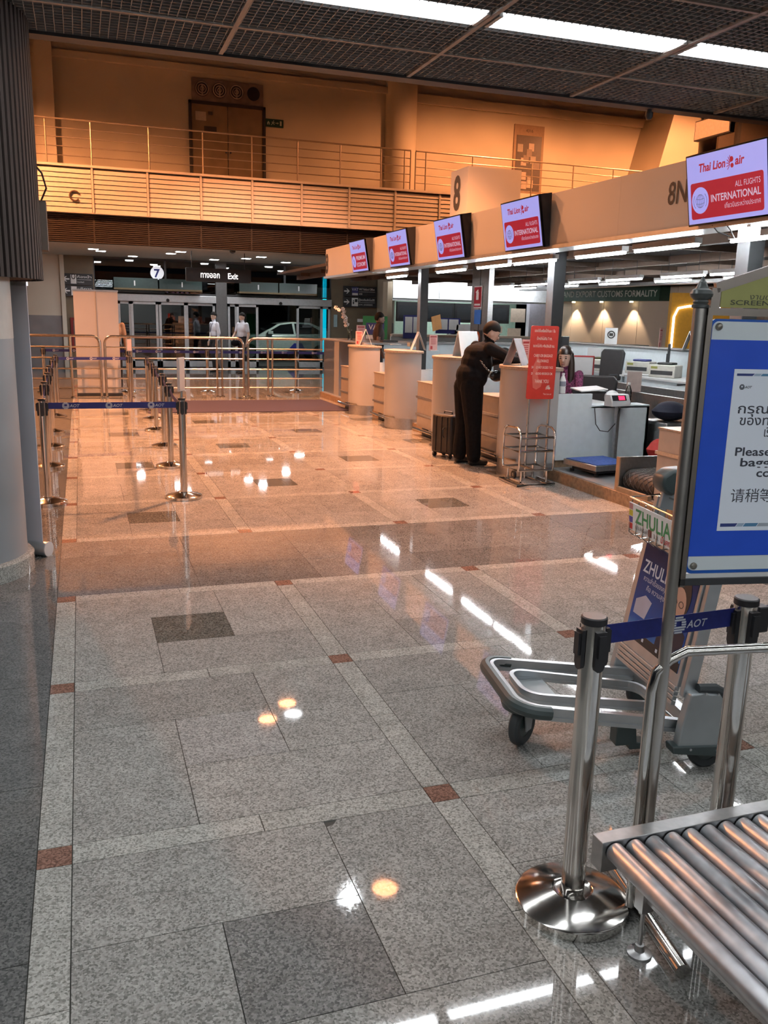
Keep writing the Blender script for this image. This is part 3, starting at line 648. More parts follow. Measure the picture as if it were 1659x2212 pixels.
def belt(parent, p0, p1, z0, z1, wd=.05, logos=0, s=.04, sag=0):
    """belt from p0 to p1 (offsets from the post that reels it)"""
    p0, p1 = Vector((*p0, z0)), Vector((*p1, z1)); d = (p1-p0); n = 6; b = B(); side = Vector((-d.y, d.x, 0)).normalized()*.0007
    vs = []
    for i in range(n+1):
        q = i/n; c = p0+d*q-Vector((0, 0, sag*4*q*(1-q)))
        for e in (-1, 1):
            for zz in (-wd/2, wd/2): vs.append(c+side*e+Vector((0, 0, zz)))
    fs = []
    for i in range(n):
        a = i*4; fs += [(a, a+4, a+5, a+1), (a+2, a+3, a+7, a+6), (a+1, a+5, a+7, a+3), (a, a+2, a+6, a+4)]
    b.add(vs, fs); bo = b.build('belt', NAVY, parent, smooth=False)
    u = d.copy(); u.z = 0; u.normalize()
    if u.x < 0: u = -u
    nrm = u.cross(Vector((0, 0, 1)))
    for k in range(logos):
        q = (k+.5)/logos; c = p0+d*q-Vector((0, 0, sag*4*q*(1-q)))+nrm*.002
        logo_aot(bo, c-u*s*.6, u, s)
    return bo
RR = [(.836, 8.05), (.883, 9.78), (.945, 11.30), (.975, 12.92), (1.03, 14.31), (1.05, 15.56)]
LR = [(-.35, 8.06), (-.40, 10.0), (-.42, 11.5), (-.44, 12.9), (-.45, 14.9), (-.44, 16.2)]
rp_ = [belt_post('chrome belt post, %s from the front in the row right of the empty queue lane' % ORD[k], x, y) for k, (x, y) in enumerate(RR)]
lp_ = [belt_post('chrome belt post, %s from the front in the row left of the empty queue lane' % ORD[k], x, y) for k, (x, y) in enumerate(LR)]
for R_, ps in ((RR, rp_), (LR, lp_)):
    for k in range(len(R_)-1):
        a, c = R_[k+1], R_[k]; belt(ps[k+1], (0, -.04), (c[0]-a[0], c[1]-a[1]+.04), .86, .86, sag=.03)
belt(rp_[0], (-.05, 0), (LR[0][0]-RR[0][0]+.05, LR[0][1]-RR[0][1]), .865, .865, .055, 3, .06)
gp = belt_post('chrome belt post standing before the railing beside the blank banner', .80, 16.4)
belt(gp, (-.04, 0), (-.44-.80+.04, 16.2-16.4), .86, .86, .05, 3, .05)
far = [belt_post('chrome belt post behind the railing, %s of the far row' % q, x, y) for q, x, y in (('left', -.75, 19.3), ('second', .9, 19.2), ('third', 2.56, 19.17), ('right', 4.56, 19.3))]
for k, (x, y, x2, y2) in enumerate(((.9, 19.2, -.75, 19.3), (2.56, 19.17, .9, 19.2), (4.56, 19.3, 2.56, 19.17))): belt(far[k+1], (-.04, 0), (x2-x+.04, y2-y), .87, .87, .055, 4, .05)
belt(far[3], (.04, 0), (1.5, -.2), .87, .87, .055, 2, .05)
# sign holders on posts
def holder(lab, x, y, z0, m, hw, h, rz):
    t = thing('post_sign_holder', lab, 'sign holder', (x, y, z0), rz); B().cyl((0, 0, 0), (0, 0, .06), .012, 8).build('stem', CHROME, t)
    b = B(); b.box(-hw, hw, -.008, .008, .06, .06+h); b.build('frame', ALU, t, smooth=False); B().box(-hw+.012, hw-.012, -.011, -.008, .072, .048+h).build('sheet', m, t, smooth=False)
holder('narrow steel sign frame clipped on top of the front right queue post', .836, 8.05, .93, mat('smoky_sheet', (.42, .40, .38), .3), .085, .3, 1.15)
holder('small white sign frame on the post beside the blank banner', .80, 16.4, .93, mat('pink_sheet', (.5, .38, .34), .6), .075, .22, .9)
# ================================================================== TUBULAR RAILINGS
ZR = [1.2, .99, .78, .57, .38, .19]; YG = 18.13
GOLD = mat('railing_steel', (.62, .58, .52), .22, 1, var=.05)
def railing(lab, x0, x1, posts, rl, rr):
    t = thing('crowd_railing', lab, 'railing', (0, YG, 0), group='tubular steel railings')
    R = .14; P = []
    if rl: P += [(x0, 0, 0)]+arc((x0+R, ZR[0]-R), R, math.pi, math.pi/2, 5, lambda p, q: (p, 0, q))
    else: P += [(x0, 0, ZR[0])]
    if rr: P += arc((x1-R, ZR[0]-R), R, math.pi/2, 0, 5, lambda p, q: (p, 0, q))+[(x1, 0, 0)]
    else: P += [(x1, 0, ZR[0])]
    B().tube(P, .026, 10).build('top_rail', GOLD, t)
    for z in ZR[1:]: B().cyl((x0, 0, z), (x1, 0, z), .016, 8).build('rail', GOLD, t)
    for x in posts:
        B().cyl((x, 0, 0), (x, 0, ZR[0]), .024, 10).build('post', GOLD, t)
    for x in posts+([x0] if rl else [])+([x1] if rr else []): B().lathe([(.05, 0), (.05, .012), (.026, .03)], 14, (x, 0, 0)).build('foot_flange', GOLD, t)
railing('tubular steel railing section at the far left with a rounded end', -3.0, .34, [-2.6, -1.4, -.2], False, True)
railing('long tubular steel railing section in the middle, rounded at both ends', .43, 3.165, [.93, 2.62, 2.72], True, True)
railing('tubular steel railing section ending at the first check-in counter', 3.265, 4.86, [3.68, 3.77], True, False)
# ================================================================== BULKHEAD OVER THE COUNTERS
XBK = 4.8; ZB0, ZB1 = 2.45, 3.01
BKM = mat('bulkhead_cream', (.52, .47, .40), .42, var=.02, scale=2)
bk = thing('counter_bulkhead', 'long cream bulkhead with screens and row letters over the check-in counters', 'bulkhead', (XBK, 0, 0))
edges = [17.7, 15.8, 13.75, 11.7, 9.65, 7.3, 5.0, 2.8]
for a, c in zip(edges[1:], edges[:-1]): B().box(0, .25, a+.001, c-.001, ZB0+.03, ZB1).build('fascia_panel', BKM, bk, smooth=False)
b = B(); b.lathe([(.125, ZB0+.03), (.125, ZB1)], 16, (.125, 17.7, 0), 0, math.pi); b.lathe([(.0, ZB1), (.125, ZB1)], 16, (.125, 17.7, 0), 0, math.pi); b.build('rounded_end', BKM, bk)
B().box(-.02, .27, 2.8, 17.8, ZB0-.01, ZB0+.03).build('bottom_lip', ALU, bk, smooth=False)
B().box(.26, .6, 2.8, 17.6, ZB0+.05, ZB0+.1).build('inner_shelf', STEEL, bk, smooth=False)
INK = mat('sign_ink', (.03, .025, .02), .6)
UX, UV = (0, -1, 0), (0, 0, 1)
for y in (6.58, 9.68, 11.7, 13.7): text('lettering', '8N', .26, INK, bk, (-.004, y, 2.68), UX, UV, bold=.012, sx=.8)
text('lettering', '8', .52, INK, bk, (-.004, 17.72, 2.55), UX, UV, bold=.03, sx=.8)
# fluorescent battens behind the bulkhead
def batten(lab, x, y0, y1, z, grp, along='y'):
    t = thing('tube_light', lab, 'tube light', (x, (y0+y1)/2, z), group=grp); L = (y1-y0)/2
    B().box(-.04, .04, -L, L, .025, .075).build('housing', HOUS, t, smooth=False); B().cyl((0, -L, .01), (0, L, .01), .014, 10).build('tube', TUBE, t)
    for s in (-1, 1): B().cyl((0, s*L*.7, .07), (0, s*L*.7, 2.738-z), .004, 5).build('wire', DARK, t)
for k, (a, c) in enumerate(((5.2, 6.15), (6.57, 7.5), (7.67, 8.58), (9.03, 10.03), (10.15, 11.11), (11.53, 12.55), (13.9, 14.85))):
    batten('bright tube light under the near bulkhead edge, %s from the near end' % ORD[k], 5.15, a, c, 2.36, 'tube lights behind the bulkhead')
for r, (x, ys) in enumerate(((8.4, (9.4, 10.5, 12.0, 13.2, 15.0, 16.4)), (9.8, (10.8, 12.6, 14.4, 16.2, 18)))):
    for k, y in enumerate(ys): batten('tube light hung under the dark counter ceiling, %s row, %s from the near end' % (['nearer', 'farther'][r], ORD[k]), x, y, y+.98, 2.37+.05*r, 'tube lights of the back counters')
# dark canopy ceiling over the island
cc = struct(B().box(5.05, 17, 3, 23.6, 2.74, 2.8).build('ceiling_counter', mat('canopy_dark', (.04, .03, .026), .8), smooth=False))
BM = mat('canopy_beam', (.10, .065, .045), .7)
for x in (5.6, 7.1, 8.9, 10.6): B().box(x-.06, x+.06, 3, 23.4, 2.62, 2.74).build('beam', BM, cc, smooth=False)
for y in range(4, 23, 2): B().box(5.3, 14, y-.03, y+.03, 2.66, 2.74).build('cross_beam', BM, cc, smooth=False)
B().box(12.2, 12.5, 12, 23.4, 2.55, 2.62).build('duct', STEEL, cc, smooth=False)
# pillars
PIL = mat('pillar_grey', (.16, .17, .18), .4, .3); PILD = mat('pillar_black', (.045, .048, .05), .45, .3)
for k, (x, y, w_) in enumerate(((5.42, 13.8, .13), (5.42, 9.45, .15), (5.4, 6.2, .15))):
    t = thing('steel_pillar', 'dark square steel pillar under the bulkhead, %s' % ['farthest of three', 'behind the red allowance sign', 'nearest of three'][k], 'pillar', (x, y, .12), group='dark steel pillars')
    B().box(-w_/2, w_/2, -w_/2, w_/2, 0, 2.62).build('shaft', PILD, t, smooth=False); B().box(-w_/2-.006, -w_/2, -w_/2, w_/2, 0, 2.62).build('face_plate', PIL, t, smooth=False); B().box(-w_, w_, -w_, w_, 0, .02).build('foot_plate', PILD, t, smooth=False)
sc_ = mat('camera_white', (.85, .85, .85), .4)
t = thing('floodlight', 'small white floodlight under the near end of the bulkhead', 'light', (4.86, 5.62, 2.40)); B().box(-.05, .05, -.07, .07, -.08, .02).build('body', mat('flood_glow', (1, 1, 1), .4, emit=1.5), t, bevel=.01); B().box(-.01, .01, -.02, .02, .02, .06).build('bracket', ALU, t, smooth=False)
for k, (a, e) in enumerate((((4.78, 5.95, 2.46), (4.95, 5.93, 2.38)), ((4.78, 5.8, 2.46), (4.95, 5.88, 2.36)))): tag(B().tube([a, (4.82, a[1]-.02, 2.41), e], .005, 5).build('screen_cable', BLACK), 'thin black cable hanging below the nearest screen, %s one' % ['straight', 'slanting'][k], 'cable')
# ---- screens
SCW = mat('screen_white', (.08, .08, .1), .3, emit=.8, ecol=(.40, .41, .98)); SCR = mat('screen_red', (.1, .01, .02), .3, emit=.45, ecol=(.70, .012, .05)); SCT = mat('screen_text', (.1, .1, .1), .3, emit=.6, ecol=(.85, .62, .85)); SCB = mat('screen_navy', (.01, .01, .06), .3)
def tv(lab, yn, kind, proto=None):
    w_, h = .9, .54; d_t, d_b = .17, .075
    u = Vector((0, -1, 0)); v = Vector((-(d_t-d_b), 0, h)).normalized()
    M_ = basis(u, v); M_.translation = Vector((XBK-d_b, yn+w_, 2.46))
    if proto: t = copy_tree(proto); t['label'] = lab; t.matrix_world = M_; return t
    t = thing('flight_screen', lab, 'screen', group='tilted airline screens'); t.matrix_world = M_
    b = B(); b.prism([(0, 0), (h, 0), (h, -.16), (0, -.068)], lambda p, q, d: (d, p, q), .06, w_); b.build('housing', BLACK, t, smooth=False)
    B().box(0, w_, 0, h, -.03, .0).build('bezel', BLACK, t, smooth=False, bevel=.004)
    scn = B().box(.014, w_-.014, .016, h-.014, 0, .002).build('display', SCW, t, smooth=False)
    b = B(); b.prism(rrect(.05, .85, .05, .325, .02), lambda p, q, d: (p, q, d), .002, .0026); b.build('red_block', SCR, scn, smooth=False)
    b = B(); b.prism([(.16+.1*math.cos(a*.2618), .19+.1*math.sin(a*.2618)) for a in range(24)], lambda p, q, d: (p, q, d), .0026, .0032); b.build('white_disc', SCW, scn, smooth=False)
    b = B(); R = .05; cx, cy = .16, .185
    if kind == 'int':
        for e in (1, .62, .2): b.tube([(cx+R*e*math.cos(a*.3142), cy+R*math.sin(a*.3142), .0034) for a in range(20)], .0013, 4, closed=True)
        for q in (-.35, .35): b.tube([(cx-R*.93, cy+R*q, .0034), (cx, cy+R*(q-.12), .0034), (cx+R*.93, cy+R*q, .0034)], .0013, 4)
        for s in (-1, 1): b.tube([(cx+s*(.008+.07*math.cos(a)), cy+s*.07*math.sin(a), .0034) for a in (-.7, -.3, .1, .5, .8)], .0015, 4)
        text('lettering', 'ALL FLIGHTS', .058, SCT, scn, (.82, .245, .003), (1, 0, 0), (0, 1, 0), 'RIGHT', sx=.8); text('lettering', 'INTERNATIONAL', .075, SCT, scn, (.82, .165, .003), (1, 0, 0), (0, 1, 0), 'RIGHT', bold=.02, width=.535); text('lettering', 'เที่ยวบินระหว่างประเทศ', .05, SCT, scn, (.82, .105, .003), (1, 0, 0), (0, 1, 0), 'RIGHT', width=.38)
    else:
        b.tube([(cx, cy-R, .0034), (cx, cy+R, .0034), (cx+.02, cy+.01, .0034), (cx+.02, cy-R, .0034)], .0016, 4); b.tube([(cx-.02, cy, .0034), (cx-.02, cy+R*.8, .0034)], .0016, 4)
        text('lettering', 'PREMIUM', .095, SCT, scn, (.3, .21, .003), (1, 0, 0), (0, 1, 0), bold=.02, width=.5); text('lettering', 'ECONOMY', .095, SCT, scn, (.3, .1, .003), (1, 0, 0), (0, 1, 0), bold=.02, width=.5)
    b.build('globe_icon', SCB, scn)
    text('lettering', 'Thai Lion', .085, SCR, scn, (.15, .4, .0026), (1, 0, 0), (0, 1, 0), bold=.03, shear=.2, width=.3); text('lettering', 'air', .085, SCR, scn, (.56, .4, .0026), (1, 0, 0), (0, 1, 0), bold=.03, shear=.2, width=.1)
    b = B(); b.cyl((.53, .4, .0022), (.53, .4, .003), .017, 12); b.cyl((.525, .445, .0022), (.525, .445, .003), .02, 12)
    for k in range(6): a = 1.75+.42*k; b.tube([(.515+.01*math.cos(a), .415+.01*math.sin(a), .0026), (.515+.045*math.cos(a), .415+.06*math.sin(a), .0026)], .003, 4)
    b.build('emblem', SCR, scn, smooth=False)
    return t
tvp = tv('tilted airline screen reading International, nearest to the camera at the right edge', 5.27, 'int')
tv('tilted airline screen reading International, next to the pillar with the red sign', 8.56, 'int', tvp); tv('tilted airline screen reading International, third from the far end of the bulkhead', 10.6, 'int', tvp); tv('tilted airline screen reading International, second from the far end of the bulkhead', 12.59, 'int', tvp)
tv('tilted airline screen reading Premium Economy at the far end of the bulkhead', 14.62, 'prem')
t = thing('row_sign_cube', 'large cream box sign with a black figure 8 above the bulkhead', 'sign', (6.5, 14.6, 2.8)); B().box(0, 1.03, 0, .75, 0, 1.49).build('box', BKM, t, smooth=False)
text('lettering', '8', .8, INK, t, (-.004, .6, .82), UX, UV, bold=.03, sx=.75)
# ================================================================== CHECK-IN COUNTERS
CTOP = mat('counter_edge_stone', (.34, .28, .22), .35, var=.2, scale=60); LED = mat('led_red', (.5, 0, .02), .4, emit=4, ecol=(1, .02, .06)); PODM = mat('podium_laminate', (.41, .405, .40), .30, var=.015, scale=3); LOWM = mat('drawer_laminate', (.40, .355, .31), .45, var=.03)
plat = struct(B().box(4.79, 11.2, 2.5, 18.0, 0, .12).build('floor_platform', mat('platform_grey', (.20, .20, .205), .5, var=.12, scale=6), smooth=False))
B().box(4.77, 4.79, 2.5, 18.0, 0, .115).build('platform_edge', WOODED, plat, smooth=False)
def half(xc, yc, r, z0, z1, ext=.03, n=28):
    P = [(xc+ext, yc-r)]+[(xc-r*math.sin(math.pi*i/n), yc-r*math.cos(math.pi*i/n)) for i in range(n+1)]+[(xc+ext, yc+r)]
    return P
def counter(lab, xc, yc, r, number, lowlen=1.2, lowx=4.66):
    t = thing('check_in_counter', lab, 'counter', (xc, yc, 0), group='check-in counters')
    mk = lambda ex, z0, z1, rr: B().prism(half(0, 0, rr, 0, 0, ex), lambda p, q, d: (p, q, d), z0, z1)
    mk(.03, .17, 1.165, r).build('podium', PODM, t, ang=30); mk(.06, 1.165, 1.205, r+.02).build('podium_top', CTOP, t, bevel=.008); mk(.03, 0, .17, r-.015).build('kick_plate', STEEL, t)
    B().tube([(-(r+.015)*math.sin(a), -(r+.015)*math.cos(a), .185) for a in [math.pi*(.3+.7*i/16) for i in range(17)]], .016, 8).build('bumper', CHROME, t)
    lx = lowx-xc
    lb = B().box(lx, lx+.7, r*.6, lowlen, .13, .775).build('drawer_unit', LOWM, t, smooth=False, bevel=.004)
    B().box(lx-.01, lx+.72, r*.6, lowlen+.01, .775, .79).build('drawer_top', CTOP, t, smooth=False)
    for z in (.30, .55): B().box(lx-.02, lx, r*.55, lowlen+.012, z, z+.03).build('trim_rail', STEEL, lb, smooth=False)
    B().cyl((lx-.04, r*.9, .1), (lx-.04, lowlen+.03, .1), .022, 8).build('floor_bumper', CHROME, t); B().box(lx+.08, lx+.6, r*.6, lowlen-.02, 0, .13).build('plinth', DARK, t, smooth=False)
    ps = B().box(-.06, .16, r-.05, r+.27, .79, 1.17).build('display_post', LOWM, t, smooth=False, bevel=.004)
    B().box(-.075, .18, r-.05, r+.285, 1.17, 1.2).build('post_top', CTOP, t, smooth=False, bevel=.005)
    B().box(-.068, -.06, r+.06, r+.2, .98, 1.12).build('display_plate', STEEL, ps, smooth=False); B().box(-.072, -.068, r+.075, r+.15, .995, 1.105).build('display_window', BLACK, ps, smooth=False)
    text('numeral', number, .085, LED, ps, (-.074, r+.135, 1.02), UX, UV, bold=.02); 
    # clerk's side: desk and flat panels facing the scale
    B().box(.03, .45, -r, -r+.03, .2, .925).build('side_panel', GREYL, t, smooth=False); B().box(.45, 1.2, -r, -r+.03, .2, .785).build('side_panel', GREYL, t, smooth=False); B().box(.05, 1.18, -r+.02, -r+.05, .12, .2).build('recessed_kick', WOODED, t, smooth=False)
    B().box(.45, 1.2, -r, -r+.24, .77, .80).build('ledge', GREYL, t, smooth=False); B().box(1.17, 1.2, -r, -r+.24, .2, .77).build('end_panel', GREYL, t, smooth=False)
    B().box(.03, 1.0, -r+.03, r+.3, .75, .78).build('desk_top', PALE, t, smooth=False)
    return t
UN = [(4.85, 14.77, .4), (4.85, 12.8, .4), (4.84, 10.78, .4), (4.81, 8.65, .42), (4.98, 5.25, .42)]
for k, (xc, yc, r) in enumerate(UN):
    counter('curved cream check-in counter, %s' % ['farthest in the row beside the railing', 'second from the railing end', 'third from the railing end, left of the man in black', 'in front of the seated clerk', 'nearest in the row behind the blue sign'][k], xc, yc, r, '81798'[k] if False else '1'*1, lowlen=[1.1, 1.2, 1.13, 1.3, 1.2][k], lowx=[4.62, 4.66, 4.64, 4.68, 4.84][k])
t = thing('end_cabinet', 'brushed steel faced end cabinet where the railing meets the counters', 'cabinet', (4.88, 16.9, 0))
B().box(0, .7, .35, 1.2, .1, 1.2).build('body', STEEL, t, smooth=False); B().box(-.01, .7, 0, .35, .1, 1.2).build('side_post', PODM, t, smooth=False); B().box(-.03, 1.2, -1.7, 1.22, 1.2, 1.235).build('worktop', mat('grey_stone_top', (.28, .28, .28), .3), t, smooth=False, bevel=.006); B().box(.05, .7, .05, 1.15, 0, .1).build('plinth', DARK, t, smooth=False)
# ---- things on the counters
def aframe(lab, x, y, z, rz, w_=.2, h=.28, m=WHITEP):
    t = thing('tent_card', lab, 'display card', (x, y, z), rz, 'white tent cards')
    for s in (-1, 1):
        b = B(); b.obox((0, s*.055, h/2), (w_/2, 0, 0), (0, -s*.055, h/2), (0, .0035, .0015)); b.build('panel', m, t, smooth=False)
aframe('white tent card on the farthest counter podium', 4.72, 14.7, 1.205, 1.3); aframe('white tent card on the second counter podium', 4.95, 12.75, 1.205, 1.35)
aframe('wide white tent card on the third counter podium', 4.86, 10.72, 1.205, .15, .3, .33); aframe('white framed tent card beside the man in black', 4.55, 8.70, 1.205, .7, .22, .29, mat('tent_dark', (.35, .35, .35), .5)); aframe('white tent card on the back counter partition', 10.7, 13.6, 1.22, .7, .3, .36)
FLY = mat('flyer_pink', (.62, .34, .30), .5, var=.05)
def flyer(lab, x, y, z, rz, w_=.16, h=.24):
    t = thing('flyer_holder', lab, 'flyer holder', (x, y, z), rz, 'red and white flyer holders'); B().box(-w_/2, w_/2, -.006, 0, 0, h).build('sheet', FLY, t, smooth=False); B().box(-w_/2, w_/2, -.05, .04, 0, .006).build('foot', WHITEP, t, smooth=False)
    b = B(); b.box(-w_*.38, w_*.38, -.008, -.006, h*.84, h*.92)
    for k in range(5): b.box(-w_*.3, w_*.3, -.008, -.006, h*(.42+.08*k), h*(.45+.08*k))
    b.box(-w_*.35, -w_*.1, -.008, -.006, h*.1, h*.3); b.build('print', mat('flyer_red', (.35, .03, .03), .5), t, smooth=False)
flyer('pink flyer holder beside the flowers on the end cabinet', 5.1, 16.2, 1.235, .3, .2, .3); flyer('pink flyer holder on the farthest counter', 4.6, 14.72, 1.205, .2, .13); flyer('pink flyer holder on the second counter', 5.12, 12.55, 1.205, .3); flyer('pink flyer holder beside the red allowance sign', 4.69, 8.76, 1.205, .3, .12, .28); flyer('small pink flyer on the back counter partition', 10.7, 14.5, 1.22, .6, .16, .4)
t = thing('orchid_vase', 'white orchid sprays in a glass vase on the end cabinet', 'flowers', (5.05, 16.75, 1.235))
B().lathe([(.04, 0), (.045, .02), (.03, .12), (.045, .2)], 16).build('vase', glass('clear_glass', (.85, .88, .88), .05), t)
ORC = mat('orchid_white', (.66, .58, .54), .7); random.seed(5); st = []
for k in range(2): 
    sp = [(0, 0, .05), (-.05-.03*k, 0, .28), (-.16+.05*k, .02*k, .52), (-.30+.14*k, .03*k, .66-.04*k)]; B().tube(sp, .005, 6).build('stem', mat('stem_green', (.08, .12, .05), .6), t); st.append(sp)
fm = {}
b = B()
for q in range(5): a = q*1.2566; b.ball((.024*math.cos(a), 0, .024*math.sin(a)), .02, .008, .02, 6, 4)
fm = b.mesh('blossom', ORC)
for sp in st:
    for q in range(9):
        u_ = 1+q*.22; i = min(2, int(u_)); f_ = u_-i; p = Vector(sp[i]).lerp(Vector(sp[min(3, i+1)]), f_); o = obj('blossom', fm, t, loc=p+Vector((random.uniform(-.03, .03), random.uniform(-.03, .03), random.uniform(-.02, .02)))); o.rotation_euler = (random.uniform(-.6, .6), random.uniform(-.6, .6), random.uniform(-1, 1))
for k, (x, y, z, dx, dy, dz_, m, lab, cat) in enumerate(((5.35, 15.6, 1.235, .3, .2, .035, DARK, 'dark ticket printer on the far worktop', 'printer'), (5.4, 14.3, 1.205, .16, .14, .07, mat('card_box', (.5, .42, .3), .6), 'small buff box on the second counter', 'box'), (5.3, 14.95, 1.205, .18, .12, .02, WHITEP, 'white keyboard on the far worktop', 'keyboard'))): tag(B().box(x, x+dx, y, y+dy, z, z+dz_).build(cat, m, bevel=.006), lab, cat)
t = thing('candy_dish', 'small dish of pink wrapped sweets on the podium before the clerk', 'dish', (4.62, 8.45, 1.205)); B().lathe([(0, .004), (.04, .004), (.06, .025), (.058, .027), (.038, .008), (0, .008)], 16).build('dish', mat('dish_tan', (.5, .35, .25), .5), t)
for k in range(4): B().ball((.02*math.cos(k*1.6), .02*math.sin(k*1.6), .028), .018, .014, .012, 8, 5).build('sweet', mat('sweet_pink', (.6, .05, .2), .5), t)
# ---- scale
t = thing('platform_scale', 'blue matted floor scale on a steel platform beside the clerk counter', 'scale', (5.16, 7.84, .12), .12)
B().box(-.27, .27, -.27, .27, .07, .13).build('platform', STEEL, t, bevel=.006); B().box(-.25, .25, -.25, .25, .13, .136).build('mat', mat('blue_mat', (.05, .10, .33), .7, var=.25, scale=40), t, smooth=False); B().box(-.2, .2, -.2, .2, .03, .07).build('load_cell', BLACK, t, smooth=False)
for sx in (-1, 1):
    for sy in (-1, 1): B().cyl((sx*.2, sy*.2, 0), (sx*.2, sy*.2, .03), .025, 10).build('foot', BLACK, t)
B().box(.36, .4, .2, .24, .02, .68).build('pole', STEEL, t, smooth=False); B().box(.2, .4, .2, .24, .02, .05).build('pole_bracket', STEEL, t, smooth=False)
h_ = B(); h_.prism([(-.05, 0), (.08, 0), (.08, .13), (-.01, .13), (-.05, .05)], lambda p, q, d: (.38+d, .22+p, .68+q), -.13, .13); hd = h_.build('indicator', PALE, t, bevel=.008)
n_ = Vector((0, -.08, .04)).normalized(); up_ = Vector((0, .04, .08)).normalized()
b = B(); flat(b, Vector((.36, .19, .77))+Vector((0, -.004, .002)), (1, 0, 0), up_, .095, .03, .002); b.build('indicator_window', BLACK, hd, smooth=False); b = B(); flat(b, Vector((.39, .188, .77))+Vector((0, -.005, .003)), (1, 0, 0), up_, .04, .022, .002); b.build('red_digits', LED, hd, smooth=False)
tag(B().tube([(5.28, 8.2, .77), (5.29, 8.17, .6), (5.33, 8.14, .53), (5.42, 8.12, .52), (5.5, 8.1, .62), (5.52, 8.08, .78)], .005, 6).build('scale_cable', BLACK), 'black cable looping down the panel behind the floor scale', 'cable')
# ---- conveyor beside unit 5
t = thing('bag_conveyor', 'short baggage conveyor with a black diamond patterned belt between steel cheeks', 'conveyor', (4.8, 6.45, 0))
B().box(0, .92, .5, .53, .05, .44).build('side_plate', STEEL, t, smooth=False); B().box(-.012, .0, .49, .54, 0, .44).build('end_trim', mat('trim_wood', (.38, .25, .15), .5), t, smooth=False); B().box(.2, .92, -.03, 0, .05, .44).build('side_plate', STEEL, t, smooth=False)
B().box(-.02, .02, 0, .5, 0, .16).build('front_plate', mat('front_wood', (.30, .22, .14), .45, var=.15), t, smooth=False)
BELTM = mat('belt_rubber', (.035, .03, .028), .6)
prof = [(.14+.1*math.cos(a), .22+.1*math.sin(a)) for a in [math.pi*(1.5-i/12) for i in range(13)]]+[(.92, .346), (.92, .16)]
b = B(); b.prism(prof, lambda p, q, d: (p, d, q), .01, .49); bo = b.build('belt', BELTM, t, ang=50)
rg = B()
for k in range(-8, 14):
    for s in (-1, 1):
        pts = []
        for i in range(25):
            f_ = i/24; y = .02+.46*f_ if s > 0 else .48-.46*f_; L_ = k*.085+f_*.46*1.2
            if L_ < -.02 or L_ > 1.05: continue
            if L_ < .3: a = math.pi*1.45-L_/.105*1.0; a = max(a, math.pi/2); px, pz = .14+.102*math.cos(a), .22+.102*math.sin(a)
            else: px = .14+(L_-.3); pz = .322+(px-.14)*.032
            pts.append((px, y, pz))
        if len(pts) > 2: rg.tube(pts, .0035, 4, cap=False)
rg.build('diamond_ribs', mat('belt_rib', (.10, .085, .075), .6), bo, smooth=False)
# cross conveyor and bags behind
t = thing('collector_conveyor', 'long grey steel collector conveyor wall behind the counters', 'conveyor', (6.6, 4.5, .12)); B().box(0, .06, 0, 9.3, 0, .72).build('wall', STEEL, t, smooth=False); B().box(.06, .8, 0, 9.3, .3, .42).build('bed', DARK, t, smooth=False); B().box(.8, .86, 0, 9.3, 0, .72).build('wall', STEEL, t, smooth=False)
def bag(name, lab, loc, sz, m, rz=0, strap=True):
    t = thing(name, lab, 'bag', loc, rz); b = B().ball((0, 0, sz[2]), sz[0], sz[1], sz[2], 16, 10)
    b.v = [(x*(1.0 if z > sz[2] else 1.15), y*(1 if z > sz[2] else 1.15), max(0, z)) for x, y, z in b.v]; b.build('body', m, t)
    if strap: B().tube([(-sz[0]*.5, 0, sz[2]*1.8), (-sz[0]*.3, 0, sz[2]*2.4), (sz[0]*.3, 0, sz[2]*2.4), (sz[0]*.5, 0, sz[2]*1.8)], .012, 6).build('strap', m, t)
bag('soft_bag', 'soft navy bag lying on the steel conveyor behind the counter', (6.27, 8.2, .62), (.2, .17, .11), mat('navy_cloth', (.012, .014, .03), .8), .4, False)
tag(B().box(6.05, 6.52, 7.95, 8.45, .12, .62).build('bag_shelf', STEEL, bevel=.01), 'grey steel shelf under the navy bag behind the conveyor', 'shelf')
bag('handbag', 'grey leather handbag beside the conveyor', (5.62, 7.25, .14), (.2, .14, .17), mat('grey_leather', (.34, .34, .36), .45), .3); bag('soft_bag', 'small red bag behind the grey handbag', (5.66, 7.52, .3), (.12, .1, .11), mat('red_cloth', (.5, .04, .03), .7), 0, False)
# desk clutter by the clerk
def bottle(lab, loc, h, r, m, capm, lbl=None):
    t = thing('water_bottle', lab, 'bottle', loc); B().lathe([(0, 0), (r, .004), (r, h*.25), (r*.92, h*.3), (r, h*.35), (r, h*.62), (r*.5, h*.84), (r*.4, h*.86), (r*.4, h*.93)], 16).build('body', m, t); B().cyl((0, 0, h*.9), (0, 0, h), r*.45, 12).build('cap', capm, t)
    if lbl: B().lathe([(r*1.02, h*.36), (r*1.02, h*.6)], 16).build('wrapper', lbl, t)
bottle('clear plastic water bottle on the low ledge by the scale display', (5.78, 8.32, .80), .24, .035, glass('bottle_glass', (.8, .85, .85), .08), WHITEP); bottle('white spray bottle on the desk edge beside the red sign', (4.92, 8.30, .925), .22, .035, WHITEP, WHITEP, mat('label_grey', (.3, .32, .38), .6))
tag(B().box(5.72, 5.86, 8.27, 8.40, .785, .80).build('paper_stack', PAPER, bevel=.003), 'little stack of white paper under the water bottle', 'paper'); t = thing('snack_bag', 'crumpled white and red plastic bag behind the scale display', 'bag', (5.62, 8.4, .80)); B().ball((0, 0, .07), .09, .07, .08, 12, 8).build('body', PAPER, t); B().ball((.02, -.06, .05), .03, .015, .035, 8, 6).build('print', mat('snack_red', (.5, .06, .06), .5), t)
